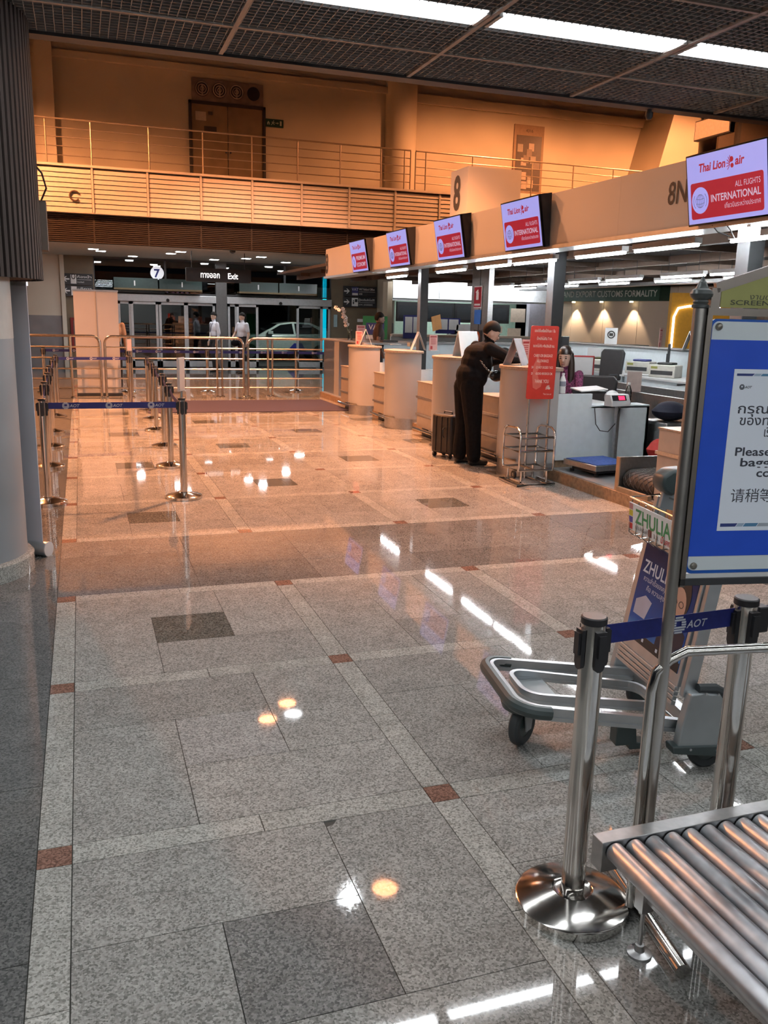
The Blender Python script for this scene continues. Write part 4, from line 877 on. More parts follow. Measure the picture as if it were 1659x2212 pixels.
t = thing('document_tray', 'white papers on a black tray on the clerk desk', 'papers', (5.42, 8.55, .93)); B().obox((0, 0, 0), (.16, 0, .0), (0, .12, .01), (0, 0, .012)).build('tray', BLACK, t, smooth=False); B().obox((-.02, -.02, .025), (.17, 0, .01), (0, .12, .01), (0, 0, .006)).build('paper', PAPER, t, smooth=False)
tag(B().box(5.22, 5.3, 8.5, 8.58, .78, .93).build('tray_riser', DARK), 'dark riser box under the document tray', 'riser')
t = thing('keyboard', 'grey keyboard on the clerk desk', 'keyboard', (5.17, 8.62, .78), .2); B().box(-.2, .2, -.08, .08, 0, .02).build('base', mat('keyboard_grey', (.10, .11, .12), .5), t, bevel=.004); b = B()
for q in range(12):
    for r_ in range(4): b.box(-.19+.032*q, -.165+.032*q, -.07+.035*r_, -.045+.035*r_, .02, .026)
kk = b.build('keys', mat('key_dark', (.05, .05, .055), .5), t, smooth=False); kk['kind'] = 'stuff'
tag(B().box(5.02, 6.0, 8.27, 9.3, .745, .775).build('desk_board', PALE), 'grey laminate desk board before the clerk', 'desk') if False else None
# ================================================================== BACK ROW OF THE ISLAND
t = thing('back_counter', 'long grey partition of the counters facing the other way', 'counter', (10.7, 10.5, .12)); B().box(0, .12, 0, 7.6, 0, 1.1).build('partition', GREYL, t, smooth=False); B().box(-.06, .18, 0, 7.6, 1.1, 1.13).build('cap', mat('partition_cap', (.36, .34, .32), .5), t, smooth=False)
for y in (1.2, 5.2): B().box(-.55, 0, y, y+.5, 0, 1.05).build('pigeon_hole_cabinet', PALE, t, smooth=False)
for k, y in enumerate((11.6, 13.6, 15.6)):
    t = thing('staff_desk', 'grey back desk with open shelf, %s from the near end' % ORD[k], 'desk', (9.9, y, .12), group='back desks'); B().box(-.65, .25, -.1, 1.55, .63, .66).build('top', PALE, t, smooth=False); B().box(-.62, -.59, 0, 1.45, .3, .63).build('front_panel', GREYL, t, smooth=False)
    for q in (-.08, .7, 1.5): B().box(-.6, .2, q, q+.03, 0, .63).build('support', GREYL, t, smooth=False)
def printer(lab, loc, rz, top):
    t = thing('label_printer', lab, 'printer', loc, rz, 'cream label printers'); B().box(-.16, .16, -.24, .24, 0, .22).build('body', mat('printer_cream', (.62, .60, .54), .5), t, bevel=.015); B().box(-.165, -.158, -.2, .2, .05, .12).build('front_slot', DARK, t, smooth=False)
    B().box(-.12, .12, -.16, .12, .22, .26).build('lid', top, t, bevel=.02); B().box(-.163, -.158, .08, .2, .15, .19).build('badge', mat('badge_olive', (.3, .3, .08), .5), t, smooth=False)
printer('cream label printer with an olive roll on the far back desk', (9.55, 14.75, .78), .5, mat('olive_roll', (.12, .11, .05), .6)); printer('cream label printer with a black lid on the near back desk', (9.65, 12.85, .78), .5, BLACK); printer('cream and blue printer on the back partition shelf', (9.95, 14.0, .78), .5, mat('blue_block', (.05, .06, .22), .5))
def office_chair(lab, loc, rz, h=1.1):
    t = thing('office_chair', lab, 'chair', loc, rz, 'black office chairs'); UP = mat('black_upholstery', (.022, .022, .024), .6)
    B().box(-.24, .24, -.24, .24, .42, .5).build('seat', UP, t, bevel=.03)
    b = B(); b.prism([(-.23, .55), (.23, .55), (.25, h-.06), (.2, h), (-.2, h), (-.25, h-.06)], lambda p, q, d: (p, .24+.10*(q-.5)+d, q), 0, .07); b.build('backrest', UP, t, bevel=.02)
    B().cyl((0, 0, .1), (0, 0, .42), .03, 10).build('gas_column', DARK, t)
    for k in range(5): a = k*1.2566; B().bar((0, 0, .1), (.28*math.cos(a), .28*math.sin(a), .06), .04, .03).build('foot', DARK, t)
    for s in (-1, 1): B().tube([(s*.25, .1, .45), (s*.28, .1, .66), (s*.28, -.15, .66)], .015, 6).build('armrest', DARK, t)
office_chair('tall black office chair before the back partition', (8.93, 13.75, .12), -1.2, 1.10); office_chair('tall black office chair half hidden by the sign pole', (8.9, 11.0, .12), -1.2, 1.1); office_chair('black office chair behind the purple shirted clerk', (5.87, 9.27, .12), -.9, .92); office_chair('black chair behind the second counter', (6.2, 12.4, .12), -.9, 1.06)
def monitor(lab, loc, rz, w_=.4, h=.26, zc=.42):
    t = thing('computer_monitor', lab, 'monitor', loc, rz, 'black computer monitors'); B().box(-w_/2, w_/2, -.02, .02, zc-h/2, zc+h/2).build('screen', BLACK, t, bevel=.006); B().box(-.03, .03, .0, .04, 0, zc).build('stand', BLACK, t, smooth=False); B().box(-.12, .12, -.08, .08, 0, .015).build('foot', BLACK, t, smooth=False)
monitor('black monitor behind the clerk with the long hair', (6.28, 10.75, .95), .55, .48, .32, .38); monitor('black monitor before the back partition', (10.25, 13.6, .78), .9, .45, .36, .38); monitor('black monitor at the third counter', (5.5, 10.5, .78), 1.2, .4, .28, .36)
tag(B().box(6.0, 6.6, 9.9, 11.2, .12, .95).build('side_cabinet', GREYL, bevel=.01), 'grey side cabinet behind the clerk carrying a monitor', 'cabinet')
t = thing('red_folder_board', 'white notice board with a red frame behind the clerk', 'notice', (6.05, 9.85, .95), -.5); B().box(-.2, .2, -.015, .015, 0, .32).build('frame', mat('frame_red', (.5, .05, .05), .5), t, bevel=.01); B().box(-.18, .18, -.02, -.015, .02, .3).build('sheet', PAPER, t, smooth=False); text('lettering', 'xxxx', .08, mat('print_red', (.5, .05, .05), .6), t, (-.1, -.022, .12)) if False else None
t = thing('no_photo_notice', 'white notice with a no cameras symbol on the back partition', 'notice', (10.7, 16.2, 1.25), -.6); B().box(-.13, .13, -.01, .0, 0, .34).build('sheet', PAPER, t, smooth=False); b = B(); b.tube([(.07*math.cos(a*.3927), -.013, .2+.07*math.sin(a*.3927)) for a in range(16)], .012, 6, closed=True); b.box(-.04, .04, -.014, -.01, .17, .23); b.build('symbol', INK, t)
t = thing('price_card', 'pink card standing on the conveyor end beside the chairs', 'card', (6.63, 9.44, .84), -.5); B().box(-.09, .09, 0, .02, 0, .25).build('card', mat('pink_card', (.6, .47, .42), .6), t, smooth=False); t = thing('paper_notice', 'white paper with a small figure taped to the conveyor wall', 'notice', (6.52, 7.55, .66), -1.3); B().box(-.1, .1, 0, .006, 0, .24).build('sheet', PAPER, t, smooth=False); b = B().box(-.02, .02, -.004, 0, .05, .12); b.cyl((0, -.004, .14), (0, 0, .14), .018, 10); b.build('figure', INK, t)
# ================================================================== OFFICES AT THE BACK
YO = 24.0
of = thing('bank_front', 'exchange office front with glowing white fascia and dark screens', 'office', (0, YO, 0))
for a, c in ((8.47, 9.9), (9.9, 11.6), (11.6, 13.45)): B().box(a+.01, c-.01, -.06, 0, 2.25, 2.74).build('fascia_panel', mat('fascia_white', (.8, .82, .84), .4), of, smooth=False)
B().box(8.4, 13.6, -.02, .2, 2.18, 2.25).build('fascia_edge', ALU, of, smooth=False)
lamp('fascia_tube', (10.6, YO-.55, 2.70), 60, WHITE, 4.6, .06, (math.radians(65), 0, 0))
for k in range(4): 
    a = 8.6+.9*k; s = B().box(a, a+.88, -.1, 0, 1.6, 2.15).build('dark_screen', BLACK, of, smooth=False); B().box(a+.06, a+.82, -.105, -.1, 1.68, 2.05).build('screen_face', mat('screen_off', (.03, .034, .038), .25), s, smooth=False)
MINT = mat('mint_wall', (.45, .60, .52), .6); struct(B().box(9.5, 13.8, 26.6, 26.7, 0, 2.7).build('wall_office', MINT, smooth=False))
lamp('office_light', (11.5, 25.6, 2.6), 60, (.9, 1, .95), 3, .3)
B().box(8.4, 13.5, -.3, .3, 1.17, 1.24).build('counter_top', mat('counter_beige', (.55, .45, .37), .5), of, smooth=False); B().box(8.4, 13.5, -.2, .2, 0, 1.17).build('counter_front', GREYL, of, smooth=False)
B().box(8.3, 8.45, -.1, .3, 0, 2.7).build('side_pier', BROWN, of, smooth=False)
NVF = mat('notice_navy', (.03, .035, .18), .5)
for k, (x, z, w_, h) in enumerate(((9.0, 1.45, .28, .33), (10.1, 1.5, .38, .22), (10.6, 1.42, .28, .14))):
    t = thing('notice_frame', 'notice board with navy frame on the exchange office counter, %s' % ['behind the dark pillar', 'with white sheets', 'small one by the cashier'][k], 'notice', (x, YO-.35, z)); B().box(-w_, w_, 0, .03, -h, h).build('frame', NVF if k < 2 else PAPER, t, smooth=False)
    for q in range(2): B().box(-w_*.85+q*w_*.9, -w_*.05+q*w_*.9, -.004, 0, -h*.5, h*.85).build('sheet', PAPER, t, smooth=False)
for k, (x, z, hw, hh) in enumerate(((11.75, 1.42, .2, .1), (12.45, 1.85, .24, .2), (12.35, 1.3, .22, .17))): tag(B().box(x-hw, x+hw, YO-.15, YO-.13, z-hh, z+hh).build('paper_notice', mat('notice_buff', (.55, .45, .36), .7), smooth=False), ['small buff notice on the office glass', 'buff notice hung in the mint office window', 'buff notice standing on the office counter'][k], 'notice')
tag(B().box(12.75, 13.5, YO-.3, YO-.1, 1.24, 2.2).build('office_screen_panel', mat('panel_lilac', (.5, .5, .58), .5), smooth=False), 'pale lilac partition panel at the right of the exchange office', 'partition'); t = thing('yellow_card', 'yellow tilted card on a stick before the dark pillar', 'card', (7.6, 18.6, 1.18), .2); B().cyl((0, 0, 0), (.03, 0, .3), .008, 6).build('stick', ALU, t); B().obox((.06, 0, .42), (.12, 0, .03), (-.03, 0, .16), (0, .008, 0)).build('card', mat('card_orange', (.5, .22, .06), .6), t, smooth=False)
t = thing('mid_counter', 'low pale blue counter between the island and the exchange office', 'counter', (6.2, 18.4, 0)); B().box(0, 7, 0, .5, 0, 1.14).build('body', GREYL, t, smooth=False); B().box(-.03, 7.03, -.05, .55, 1.14, 1.18).build('top', mat('grey_top', (.3, .3, .3), .4), t, smooth=False)
t = thing('clad_pillar', 'brushed steel clad pillar with fire and safety stickers', 'pillar', (7.0, 14.6, .12)); B().box(0, .1, 0, .72, 0, 2.55).build('cladding', STEEL, t, smooth=False); B().box(-.004, 0, .35, .37, 0, 2.5).build('seam', DARK, t, smooth=False)
FRD = mat('fire_sign_red', (.38, .015, .03), .5)
def sticker(nm, y, z, hw, hh, m, dx=0): return B().box(-.012+dx, -.006+dx, y-hw, y+hw, z-hh, z+hh).build(nm, m, t, smooth=False)
o = sticker('fire_extinguisher_sign', .42, 1.98, .17, .2, WHITEP); sticker('fire_sign_red', .42, 1.98, .15, .18, FRD, -.006)
b = B(); b.prism([(-.05, -.08), (.05, -.08), (.05, .05), (.02, .08), (-.02, .08), (-.05, .05)], lambda p, q, d: (d, .42-p, 2.01+q), -.022, -.018); b.prism([(-.08, .06), (.0, .1), (.03, .1), (.03, .085), (0, .085), (-.07, .045)], lambda p, q, d: (d, .42-p, 2.01+q), -.022, -.018); b.box(-.022, -.018, .30, .54, 1.825, 1.86); b.build('extinguisher_symbol', WHITEP, t, smooth=False)
sticker('blue_notice', .40, 1.62, .14, .13, mat('notice_blue', (.03, .16, .55), .5)); sticker('black_notice', .36, 1.22, .17, .16, BLACK); b = B().cyl((-.014, .36, 1.24), (-.02, .36, 1.24), .12, 18); b.build('orange_disc', mat('disc_orange', (.6, .12, .03), .5), t); B().cyl((-.02, .36, 1.24), (-.024, .36, 1.24), .07, 16).build('white_centre', PAPER, t)
# VAT refund wall
VA, VB = Vector((13.95, 25.0, 0)), Vector((16.2, 14.6, 0)); vu = (VB-VA).normalized(); vn = vu.cross(Vector((0, 0, 1)))
vw = struct(bpy.data.objects.new('wall_customs', None)); COL.objects.link(vw)
TAN = mat('tan_wall_panel', (.60, .46, .36), .6, var=.03, scale=1)
L_ = (VB-VA).length; n_ = 8
for k in range(n_): 
    c = VA+vu*(L_*(k+.5)/n_); B().obox(c+Vector((0, 0, 1.35)), vu*(L_/n_/2-.006), Vector((0, 0, 1.35)), vn*.05).build('wall_panel', TAN, vw, smooth=False)
t = thing('customs_sign', 'long dark green sign reading VAT refund and export customs formality', 'sign', VA+vu*2.45+Vector((0, 0, 2.5)))
B().obox(Vector((0, 0, 0))+vn*.25, vu*2.6, Vector((0, 0, .195)), vn*.2).build('box', mat('sign_green', (.012, .05, .028), .5), t, smooth=False)
text('lettering', 'VAT REFUND AND EXPORT CUSTOMS FORMALITY', .24, mat('sign_letters', (.6, .6, .52), .5), t, vu*2.52+vn*.455-Vector((0, 0, .085)), vu, (0, 0, 1), 'RIGHT', bold=.012, width=5.0)
for k in range(3): 
    q = VA+vu*(1.55+1.15*k)+vn*.2; tag(B().cyl(q+Vector((0, 0, 2.30)), q+Vector((0, 0, 2.265)), .05, 12).build('spot_fitting', mat('spot_glow', (1, .9, .6), .5, emit=10, ecol=(1, .85, .5))), 'warm spotlight under the green customs sign, %s from the left' % ORD[k], 'spotlight', 'spotlights under the customs sign'); lamp('customs_spot', q+Vector((0, 0, 2.24)), 110, (1, .8, .55), .05, kind='SPOT', spread=1.3)
q = VA+vu*6.3; tag(B().obox(q+vn*.14+Vector((0, 0, .95)), vu*.5, Vector((0, 0, .95)), vn*.08).build('side_door', mat('taupe_door', (.30, .24, .21), .6), smooth=False), 'taupe door right of the spotlit customs wall', 'door'); tag(B().obox(VA+vu*5.6+vn*.14+Vector((0, 0, 1.62)), vu*.06, Vector((0, 0, .14)), vn*.08).build('wall_box', DARK, smooth=False), 'small dark wall box beside the taupe door', 'box')
t = thing('atm_kiosk', 'bright yellow kiosk with a white neon outline behind the sign pole', 'kiosk', (13.6, 17.3, .12), -.5); B().box(-.5, 1.2, 0, .4, 0, 2.3).build('body', mat('kiosk_yellow', (.62, .28, .01), .5), t, smooth=False); B().tube([(-.42, -.02, .1), (-.42, -.02, 1.75), (-.34, -.02, 1.95), (-.1, -.02, 2.0), (.6, -.02, 2.0)], .025, 8).build('neon', mat('neon_white', (1, 1, 1), .5, emit=5, ecol=(.9, .9, 1)), t)

t = thing('refund_standee', 'green roll-up standee reading VAT behind the man in brown', 'banner', (6.75, 20.3, 0), -.2); GRN = mat('standee_green', (.02, .20, .06), .5)
B().box(-.3, .3, -.01, 0, .06, 1.72).build('sheet', GRN, t, smooth=False); B().box(-.32, .32, -.1, .1, 0, .06).build('base', ALU, t, smooth=False); B().box(-.22, .22, -.014, -.01, 1.28, 1.56).build('blue_patch', VATB, t, smooth=False); text('lettering', 'VAT', .17, WHT, t, (0, -.016, 1.40), align='CENTER', bold=.02); B().box(-.22, .22, -.014, -.01, 1.16, 1.27).build('white_patch', WHT, t, smooth=False)
# ================================================================== BAGGAGE SIZER WITH RED SIGN
t = thing('baggage_sizer', 'chrome carry-on baggage sizer stand with a red allowance sign', 'stand', (4.2, 7.85, 0))
RT = .012
def sz(name, pts, r=RT, closed=False): return B().tube(pts, r, 8, closed).build(name, CHROME, t)
sz('base_frame', [(0, 0, .015), (.44, .02, .015), (.46, .45, .015), (.02, .45, .015)], .016, True); sz('base_bar', [(.08, .02, .015), (.08, .45, .015)]); sz('base_bar', [(.36, .02, .015), (.36, .45, .015)])
def loop(x0, x1, y0, y1, z): return [(x0, y0, z), (x1, y0, z), (x1, y1, z), (x0, y1, z)]
for z in (.16, .36, .50): sz('cage_ring', loop(.03, .43, .06, .40, z), RT, True)
for x in (.03, .43):
    sz('cage_hoop', [(x, .06, .16), (x, .04, .20), (x, .04, .52), (x, .06, .57), (x, .12, .60), (x, .34, .60), (x, .40, .57), (x, .42, .52), (x, .42, .2), (x, .40, .16)])
for x, y in ((.08, .08), (.38, .08), (.08, .38), (.38, .38)): sz('strut', [(x, y, .015), (x, y, .16)])
for x in (.23,): sz('cage_bar', [(x, .06, .16), (x, .40, .16)])
for x in (.255, .50): sz('sign_pole', [(x, .33, .03), (x, .33, 1.6)])
for y in (.42,): 
    for x in (.2, .5): 
        w_ = B().cyl((x-.012, y+.05, .045), (x+.012, y+.05, .045), .045, 18).build('castor', BLACK, t); B().cyl((x-.014, y+.05, .045), (x+.014, y+.05, .045), .02, 10).build('hub', CHROME, w_)
RSG = mat('allowance_red', (.58, .035, .02), .45, var=.05); RTX = mat('allowance_print', (.78, .60, .52), .6)
u_ = Vector((1, -.10, 0)).normalized(); v_ = Vector((.02, 0, 1)).normalized(); c_ = Vector((.375, .305, 1.26)); n_ = u_.cross(v_)
b = B(); b.prism(rrect(-.155, .155, -.38, .38, .02), lambda p, q, d: tuple(c_+u_*p+v_*q+n_*d), -.008, .004); sb = b.build('sign_board', RSG, t, smooth=False)
def rl(s, z, size, w_, al='CENTER', x=0, bold=.01): text('lettering', s, size, RTX, sb, c_+u_*x+v_*z+n_*.0055, u_, v_, al, bold, width=w_)
rl('ของนำขึ้นเครื่องได้ท่านละ 1 ชิ้น', .315, .04, .23); rl('น้ำหนักไม่เกิน 7 กก.', .235, .042, .17); rl('ขนาดไม่เกิน 40x30x20 ซม.', .16, .042, .24); rl('CARRY-ON BAGGAGE', .06, .042, .21); rl('ALLOWANCE', .005, .042, .13); rl('SHOULD NOT EXCEED 7 KGS', -.06, .036, .24); rl('DIMENSIONS 40X30X20 CM.', -.125, .036, .24); rl('THANK YOU', -.21, .052, .17); rl('Thai Lion air', -.335, .025, .095, x=.08)
b = B(); 
for k in range(5): a = 1.3+.45*k; b.add([tuple(c_+u_*(.085+p)+v_*(-.275+q)+n_*.0056) for p, q in ((0, 0), (.014*math.cos(a-.2)*2, .02*math.sin(a-.2)*2), (.016*math.cos(a+.1)*2, .022*math.sin(a+.1)*2))], [(0, 1, 2)])
b.cyl(tuple(c_+u_*.095+v_*-.265+n_*.004), tuple(c_+u_*.095+v_*-.265+n_*.0056), .014, 12); b.build('emblem', RTX, sb, smooth=False)
b = B(); b.prism([(-.09, -.26), (-.05, -.28), (.0, -.25), (.01, -.2), (-.03, -.17), (-.055, -.1), (-.02, -.02), (-.06, .09), (-.075, .03), (-.1, -.03), (-.105, -.15)], lambda p, q, d: tuple(c_+u_*p+v_*q+n_*d), .0042, .0048); b.build('printed_plant', mat('allowance_tint', (.66, .13, .09), .5), sb, smooth=False)
# suitcase
t = thing('suitcase', 'black upright cabin suitcase standing beside the man in black', 'suitcase', (4.26, 9.86, 0), .35)
CASE = mat('case_black', (.014, .013, .013), .45, var=.2); B().box(-.11, .11, -.18, .18, .05, .54).build('shell', CASE, t, bevel=.03)
for y in (-.1, 0, .1): B().box(-.118, .118, y-.012, y+.012, .08, .51).build('rib', CASE, t, smooth=False, bevel=.004)
B().tube([(0, -.07, .54), (0, -.07, .565), (0, .07, .565), (0, .07, .54)], .009, 6).build('handle', BLACK, t); B().tube([(-.12, -.06, .26), (-.14, -.06, .28), (-.14, -.06, .36), (-.12, -.06, .38)], .008, 6).build('side_handle', BLACK, t)
for x in (-.08, .08):
    for y in (-.14, .14): B().cyl((x, y-.012, .03), (x, y+.012, .03), .03, 12).build('wheel', BLACK, t)
# ================================================================== FOREGROUND BELT POSTS
fa = belt_post('tall chrome belt post with a round base at the roller conveyor corner, nearest the camera', 1.29, 1.925, .90, 'foreground belt posts', .034, .165, True)
fb = belt_post('chrome belt post behind the blue information sign at the right', 1.825, 1.948, .90, 'foreground belt posts', .034, .165, True)
bo = belt(fb, (-.04, 0), (1.29-1.825+.04, 1.925-1.948), .842, .842, .056, 0); bo2 = belt(fb, (.04, 0), (.9, -.1), .842, .842, .056, 0)
B().box(.035, .075, -.02, .02, .79, .87).build('belt_end', BLACK, fb, bevel=.004); logo_aot(bo, Vector((-.245, -.016, .842)), (1, .04, 0), .052)
# ================================================================== INFORMATION SIGN
AS = math.radians(10); SO = Vector((1.459, 1.83, 0)); su = Vector((math.cos(AS), -math.sin(AS), 0)); sn = Vector((-math.sin(AS), -math.cos(AS), 0))
t = thing('information_sign', 'standing steel framed blue information sign with a white notice and yellow gable', 'sign', SO, -AS)
SSM = mat('sign_steel', (.50, .48, .45), .32, 1, var=.06)
W_ = .51
for x in (0, W_):
    B().tube([(x, 0, .02), (x, 0, 1.722)], .0165, 20).build('pole', SSM, t)
    B().lathe([(.0165, 1.722), (.021, 1.724), (.021, 1.73), (.017, 1.733), (.019, 1.738), (.017, 1.742), (.026, 1.750), (.028, 1.757), (.024, 1.766), (.016, 1.770), (.015, 1.774), (.013, 1.776), (.012, 1.780), (.010, 1.782), (.009, 1.786), (.0065, 1.788), (.005, 1.793), (.003, 1.797), (0, 1.803)], 28, (x, 0, 0)).build('finial', mat('finial_grey', (.10, .11, .11), .35, .5), t)
    B().tube([(x, -.26, .022), (x, .27, .022)], .022, 12).build('floor_skid', CHROME, t)
B().tube([(-.03, 0, .03), (-.03, 0, .70), (-.02, 0, .755), (.015, 0, .79), (.06, 0, .812), (W_-.05, 0, .815), (W_+.0, 0, .79), (W_+.03, 0, .73), (W_+.03, 0, .03)], .0145, 14).build('lower_frame', CHROME, t)
FRM = mat('frame_steel', (.42, .37, .33), .25, .9)
B().box(.016, .03, -.012, .012, 1.0, 1.72).build('frame_stile', FRM, t, smooth=False); B().box(W_-.03, W_-.016, -.012, .012, 1.0, 1.72).build('frame_stile', FRM, t, smooth=False)
B().box(.016, W_-.016, -.013, .013, 1.706, 1.724).build('frame_rail', FRM, t, smooth=False); B().box(.016, W_-.016, -.012, .012, 1.004, 1.022).build('frame_rail', DARK, t, smooth=False); B().box(.03, W_-.03, -.004, .01, 1.022, 1.034).build('lower_ledge', PALE, t, smooth=False)
cx = W_/2
g0 = [(.036, 1.72), (.036, 1.772), (cx, 1.845), (W_-.036, 1.772), (W_-.036, 1.72)]
B().prism([(.05, 1.726), (.05, 1.764), (cx, 1.832), (W_-.05, 1.764), (W_-.05, 1.726)], lambda p, q, d: (p, d, q), -.006, .004).build('gable_board', mat('gable_yellow', (.33, .33, .11), .4), t, smooth=False)
for a, c in zip(g0[:-1], g0[1:]): B().bar((a[0], 0, a[1]), (c[0], 0, c[1]), .024, .013, (0, 1, 0)).build('gable_frame', FRM, t, smooth=False)
GIN = mat('gable_ink', (.07, .075, .045), .6)
text('lettering', 'SCREENING SUB-DIVISION', .0165, GIN, t, (.075, -.0068, 1.733), bold=.012, width=.36); text('lettering', 'งานตรวจค้น', .019, GIN, t, (.125, -.0068, 1.747), shear=.15, width=.13)
BL1 = mat('sign_blue', (.028, .095, .60), .22, var=.03); BL2 = mat('sign_blue_edge', (.02, .10, .42), .25); SW_ = mat('sign_white_panel', (.66, .72, .75), .25, var=.01)
B().prism(rrect(.03, W_-.03, 1.035, 1.698, .018, 5), lambda p, q, d: (p, d, q), -.004, .002).build('panel_edge', BL2, t, smooth=False); b = B().prism(rrect(.036, W_-.036, 1.044, 1.692, .016, 5), lambda p, q, d: (p, d, q), -.0052, -.004); b.build('white_panel', SW_, t, smooth=False); B().box(.034, W_-.034, -.0064, -.0052, 1.083, 1.647).build('blue_field', BL1, t, smooth=False)
for x in (.052, W_-.052):
    for z in (1.679, 1.057): B().lathe([(0, .008), (.006, .007), (.009, .004), (.0095, 0)], 16).build('screw_cap', mat('screw_bronze', (.30, .28, .24), .35, .9), t).matrix_local = basis((1, 0, 0), (0, 0, 1)) @ Matrix.Translation((0, 0, 0)) if False else Matrix.Translation((x, -.006, z)) @ Matrix.Rotation(math.radians(90), 4, 'X')
pa = B().box(.107, .403, -.0072, -.0064, 1.152, 1.575).build('notice_sheet', mat('notice_paper', (.78, .83, .92), .5, var=.015, scale=3), t, smooth=False)
NK = mat('notice_ink', (.045, .05, .07), .6); yy = -.0076
text('lettering', 'กรุณารอสักครู่', .034, NK, pa, (.126, yy, 1.471-.008), width=.26, bold=.008); text('lettering', 'ของท่านเดินทาง', .034, NK, pa, (.135, yy, 1.433), width=.24, bold=.008); text('lettering', 'เรียบร้อย', .034, NK, pa, (.207, yy, 1.403), width=.095, bold=.008)
text('lettering', 'Please wait', .031, NK, pa, (.132, yy, 1.353), bold=.018, width=.185); text('lettering', 'baggage', .031, NK, pa, (.150, yy, 1.325), bold=.018, width=.15); text('lettering', 'con', .031, NK, pa, (.2, yy, 1.297), bold=.018, width=.06); text('lettering', '请稍等行李', .040, NK, pa, (.134, yy, 1.232), width=.205)
for z, s in ((1.558, 1), (1.163, 1.5)):
    x = .115; 
    for k, (w_, m) in enumerate(((.045, mat('bar_navy', (.03, .05, .2), .6)), (.02, mat('bar_pale', (.35, .45, .58), .6)), (.04, mat('bar_teal', (.08, .22, .38), .6)), (.05, mat('bar_grey', (.36, .40, .46), .6)), (.06, MATS['bar_navy']), (.06, MATS['bar_teal']))): B().prism([(x, z), (x+w_-.002, z), (x+w_+.004, z+.006*s), (x, z+.006*s)] if k == 0 else [(x, z), (x+w_-.002, z), (x+w_+.004, z+.006*s), (x+.006, z+.006*s)], lambda p, q, d: (p, d, q), yy, yy+.0003).build('colour_bar', m, pa, smooth=False); x += w_
logo_aot(pa, Vector((.133, yy, 1.53)), (1, 0, 0), .014, NK)
# ================================================================== ROLLER CONVEYOR
ZT = .385; RX0 = 1.195
t = thing('roller_conveyor', 'stainless roller conveyor table in the near right corner', 'conveyor', (RX0, 1.712, 0))
RSM = mat('rail_satin', (.40, .40, .40), .30, 1, var=.08, scale=40); ROL = mat('roller_zinc', (.50, .51, .53), .42, 1, var=.12, scale=30)
B().box(0, 1.5, -.047, 0, ZT-.085, ZT).build('side_rail', RSM, t, smooth=False, bevel=.002); B().box(0, 1.5, -.90, -.853, ZT-.085, ZT).build('side_rail', RSM, t, smooth=False, bevel=.002)
rm = B().lathe([(0, 0), (.0235, .0), (.025, .003), (.025, .797), (.0235, .8), (0, .8)], 20); rmesh = rm.mesh('roller', ROL)
for k in range(25):
    o = obj('roller', rmesh, t, loc=(.035+.0575*k, -.05, ZT-.027)); o.rotation_euler = (math.radians(90), 0, 0)
for y in (-.024, -.876):
    for x in (.165, 1.3):
        lg = B().box(x-.018, x+.018, y-.018, y+.018, .14, ZT-.085).build('leg', STEEL, t, smooth=False); B().cyl((x, y, .01), (x, y, .15), .006, 8).build('leg_screw', STEEL, lg); B().lathe([(0, 0), (.034, 0), (.033, .006), (.014, .012), (.012, .03), (0, .032)], 20, (x, y, 0)).build('levelling_foot', STEEL, lg)
for x in (.165, 1.3): B().box(x-.004, x+.004, -.876, -.024, .17, .215).build('cross_brace', STEEL, t, smooth=False)
B().box(.165, 1.3, -.03, -.022, .2, .235).build('long_brace', STEEL, t, smooth=False); B().box(.06, .10, -.85, -.05, ZT-.085, ZT-.062).build('cross_member', STEEL, t, smooth=False)
tag(B().obox((1.50, 1.36, ZT+.0005), (.014, .004, 0), (-.004, .012, 0), (0, 0, .0008)).build('sticker', mat('sticker_red', (.4, .02, .06), .5), smooth=False), 'torn red and yellow sticker on the conveyor rollers', 'sticker')
# ================================================================== LUGGAGE TROLLEY
t = thing('luggage_trolley', 'grey aluminium luggage trolley with advertising panels on three rubber wheels', 'trolley', (2.22, 2.76, 0), math.radians(171))
TG = mat('trolley_grey', (.36, .39, .40), .42, .5); TA = mat('trolley_alu', (.55, .58, .60), .34, .9); RUB = mat('rubber_dark', (.035, .042, .045), .55); RUB2 = mat('rubber_green_grey', (.045, .062, .062), .4)
def wheel(name, c, r, wd, parent, yaw=0):
    w_ = B().lathe([(r*.55, -wd*.4), (r*.86, -wd*.5), (r*.97, -wd*.3), (r, 0), (r*.97, wd*.3), (r*.86, wd*.5), (r*.55, wd*.4), (r*.55, -wd*.4)], 28).build(name, RUB, parent); w_.matrix_local = Matrix.Translation(c) @ Matrix.Rotation(yaw, 4, 'Z') @ Matrix.Rotation(math.radians(90), 4, 'X')
    h_ = B().lathe([(0, -wd*.42), (r*.56, -wd*.36), (r*.56, wd*.36), (0, wd*.42)], 20).build('hub', RUB2, w_); return w_
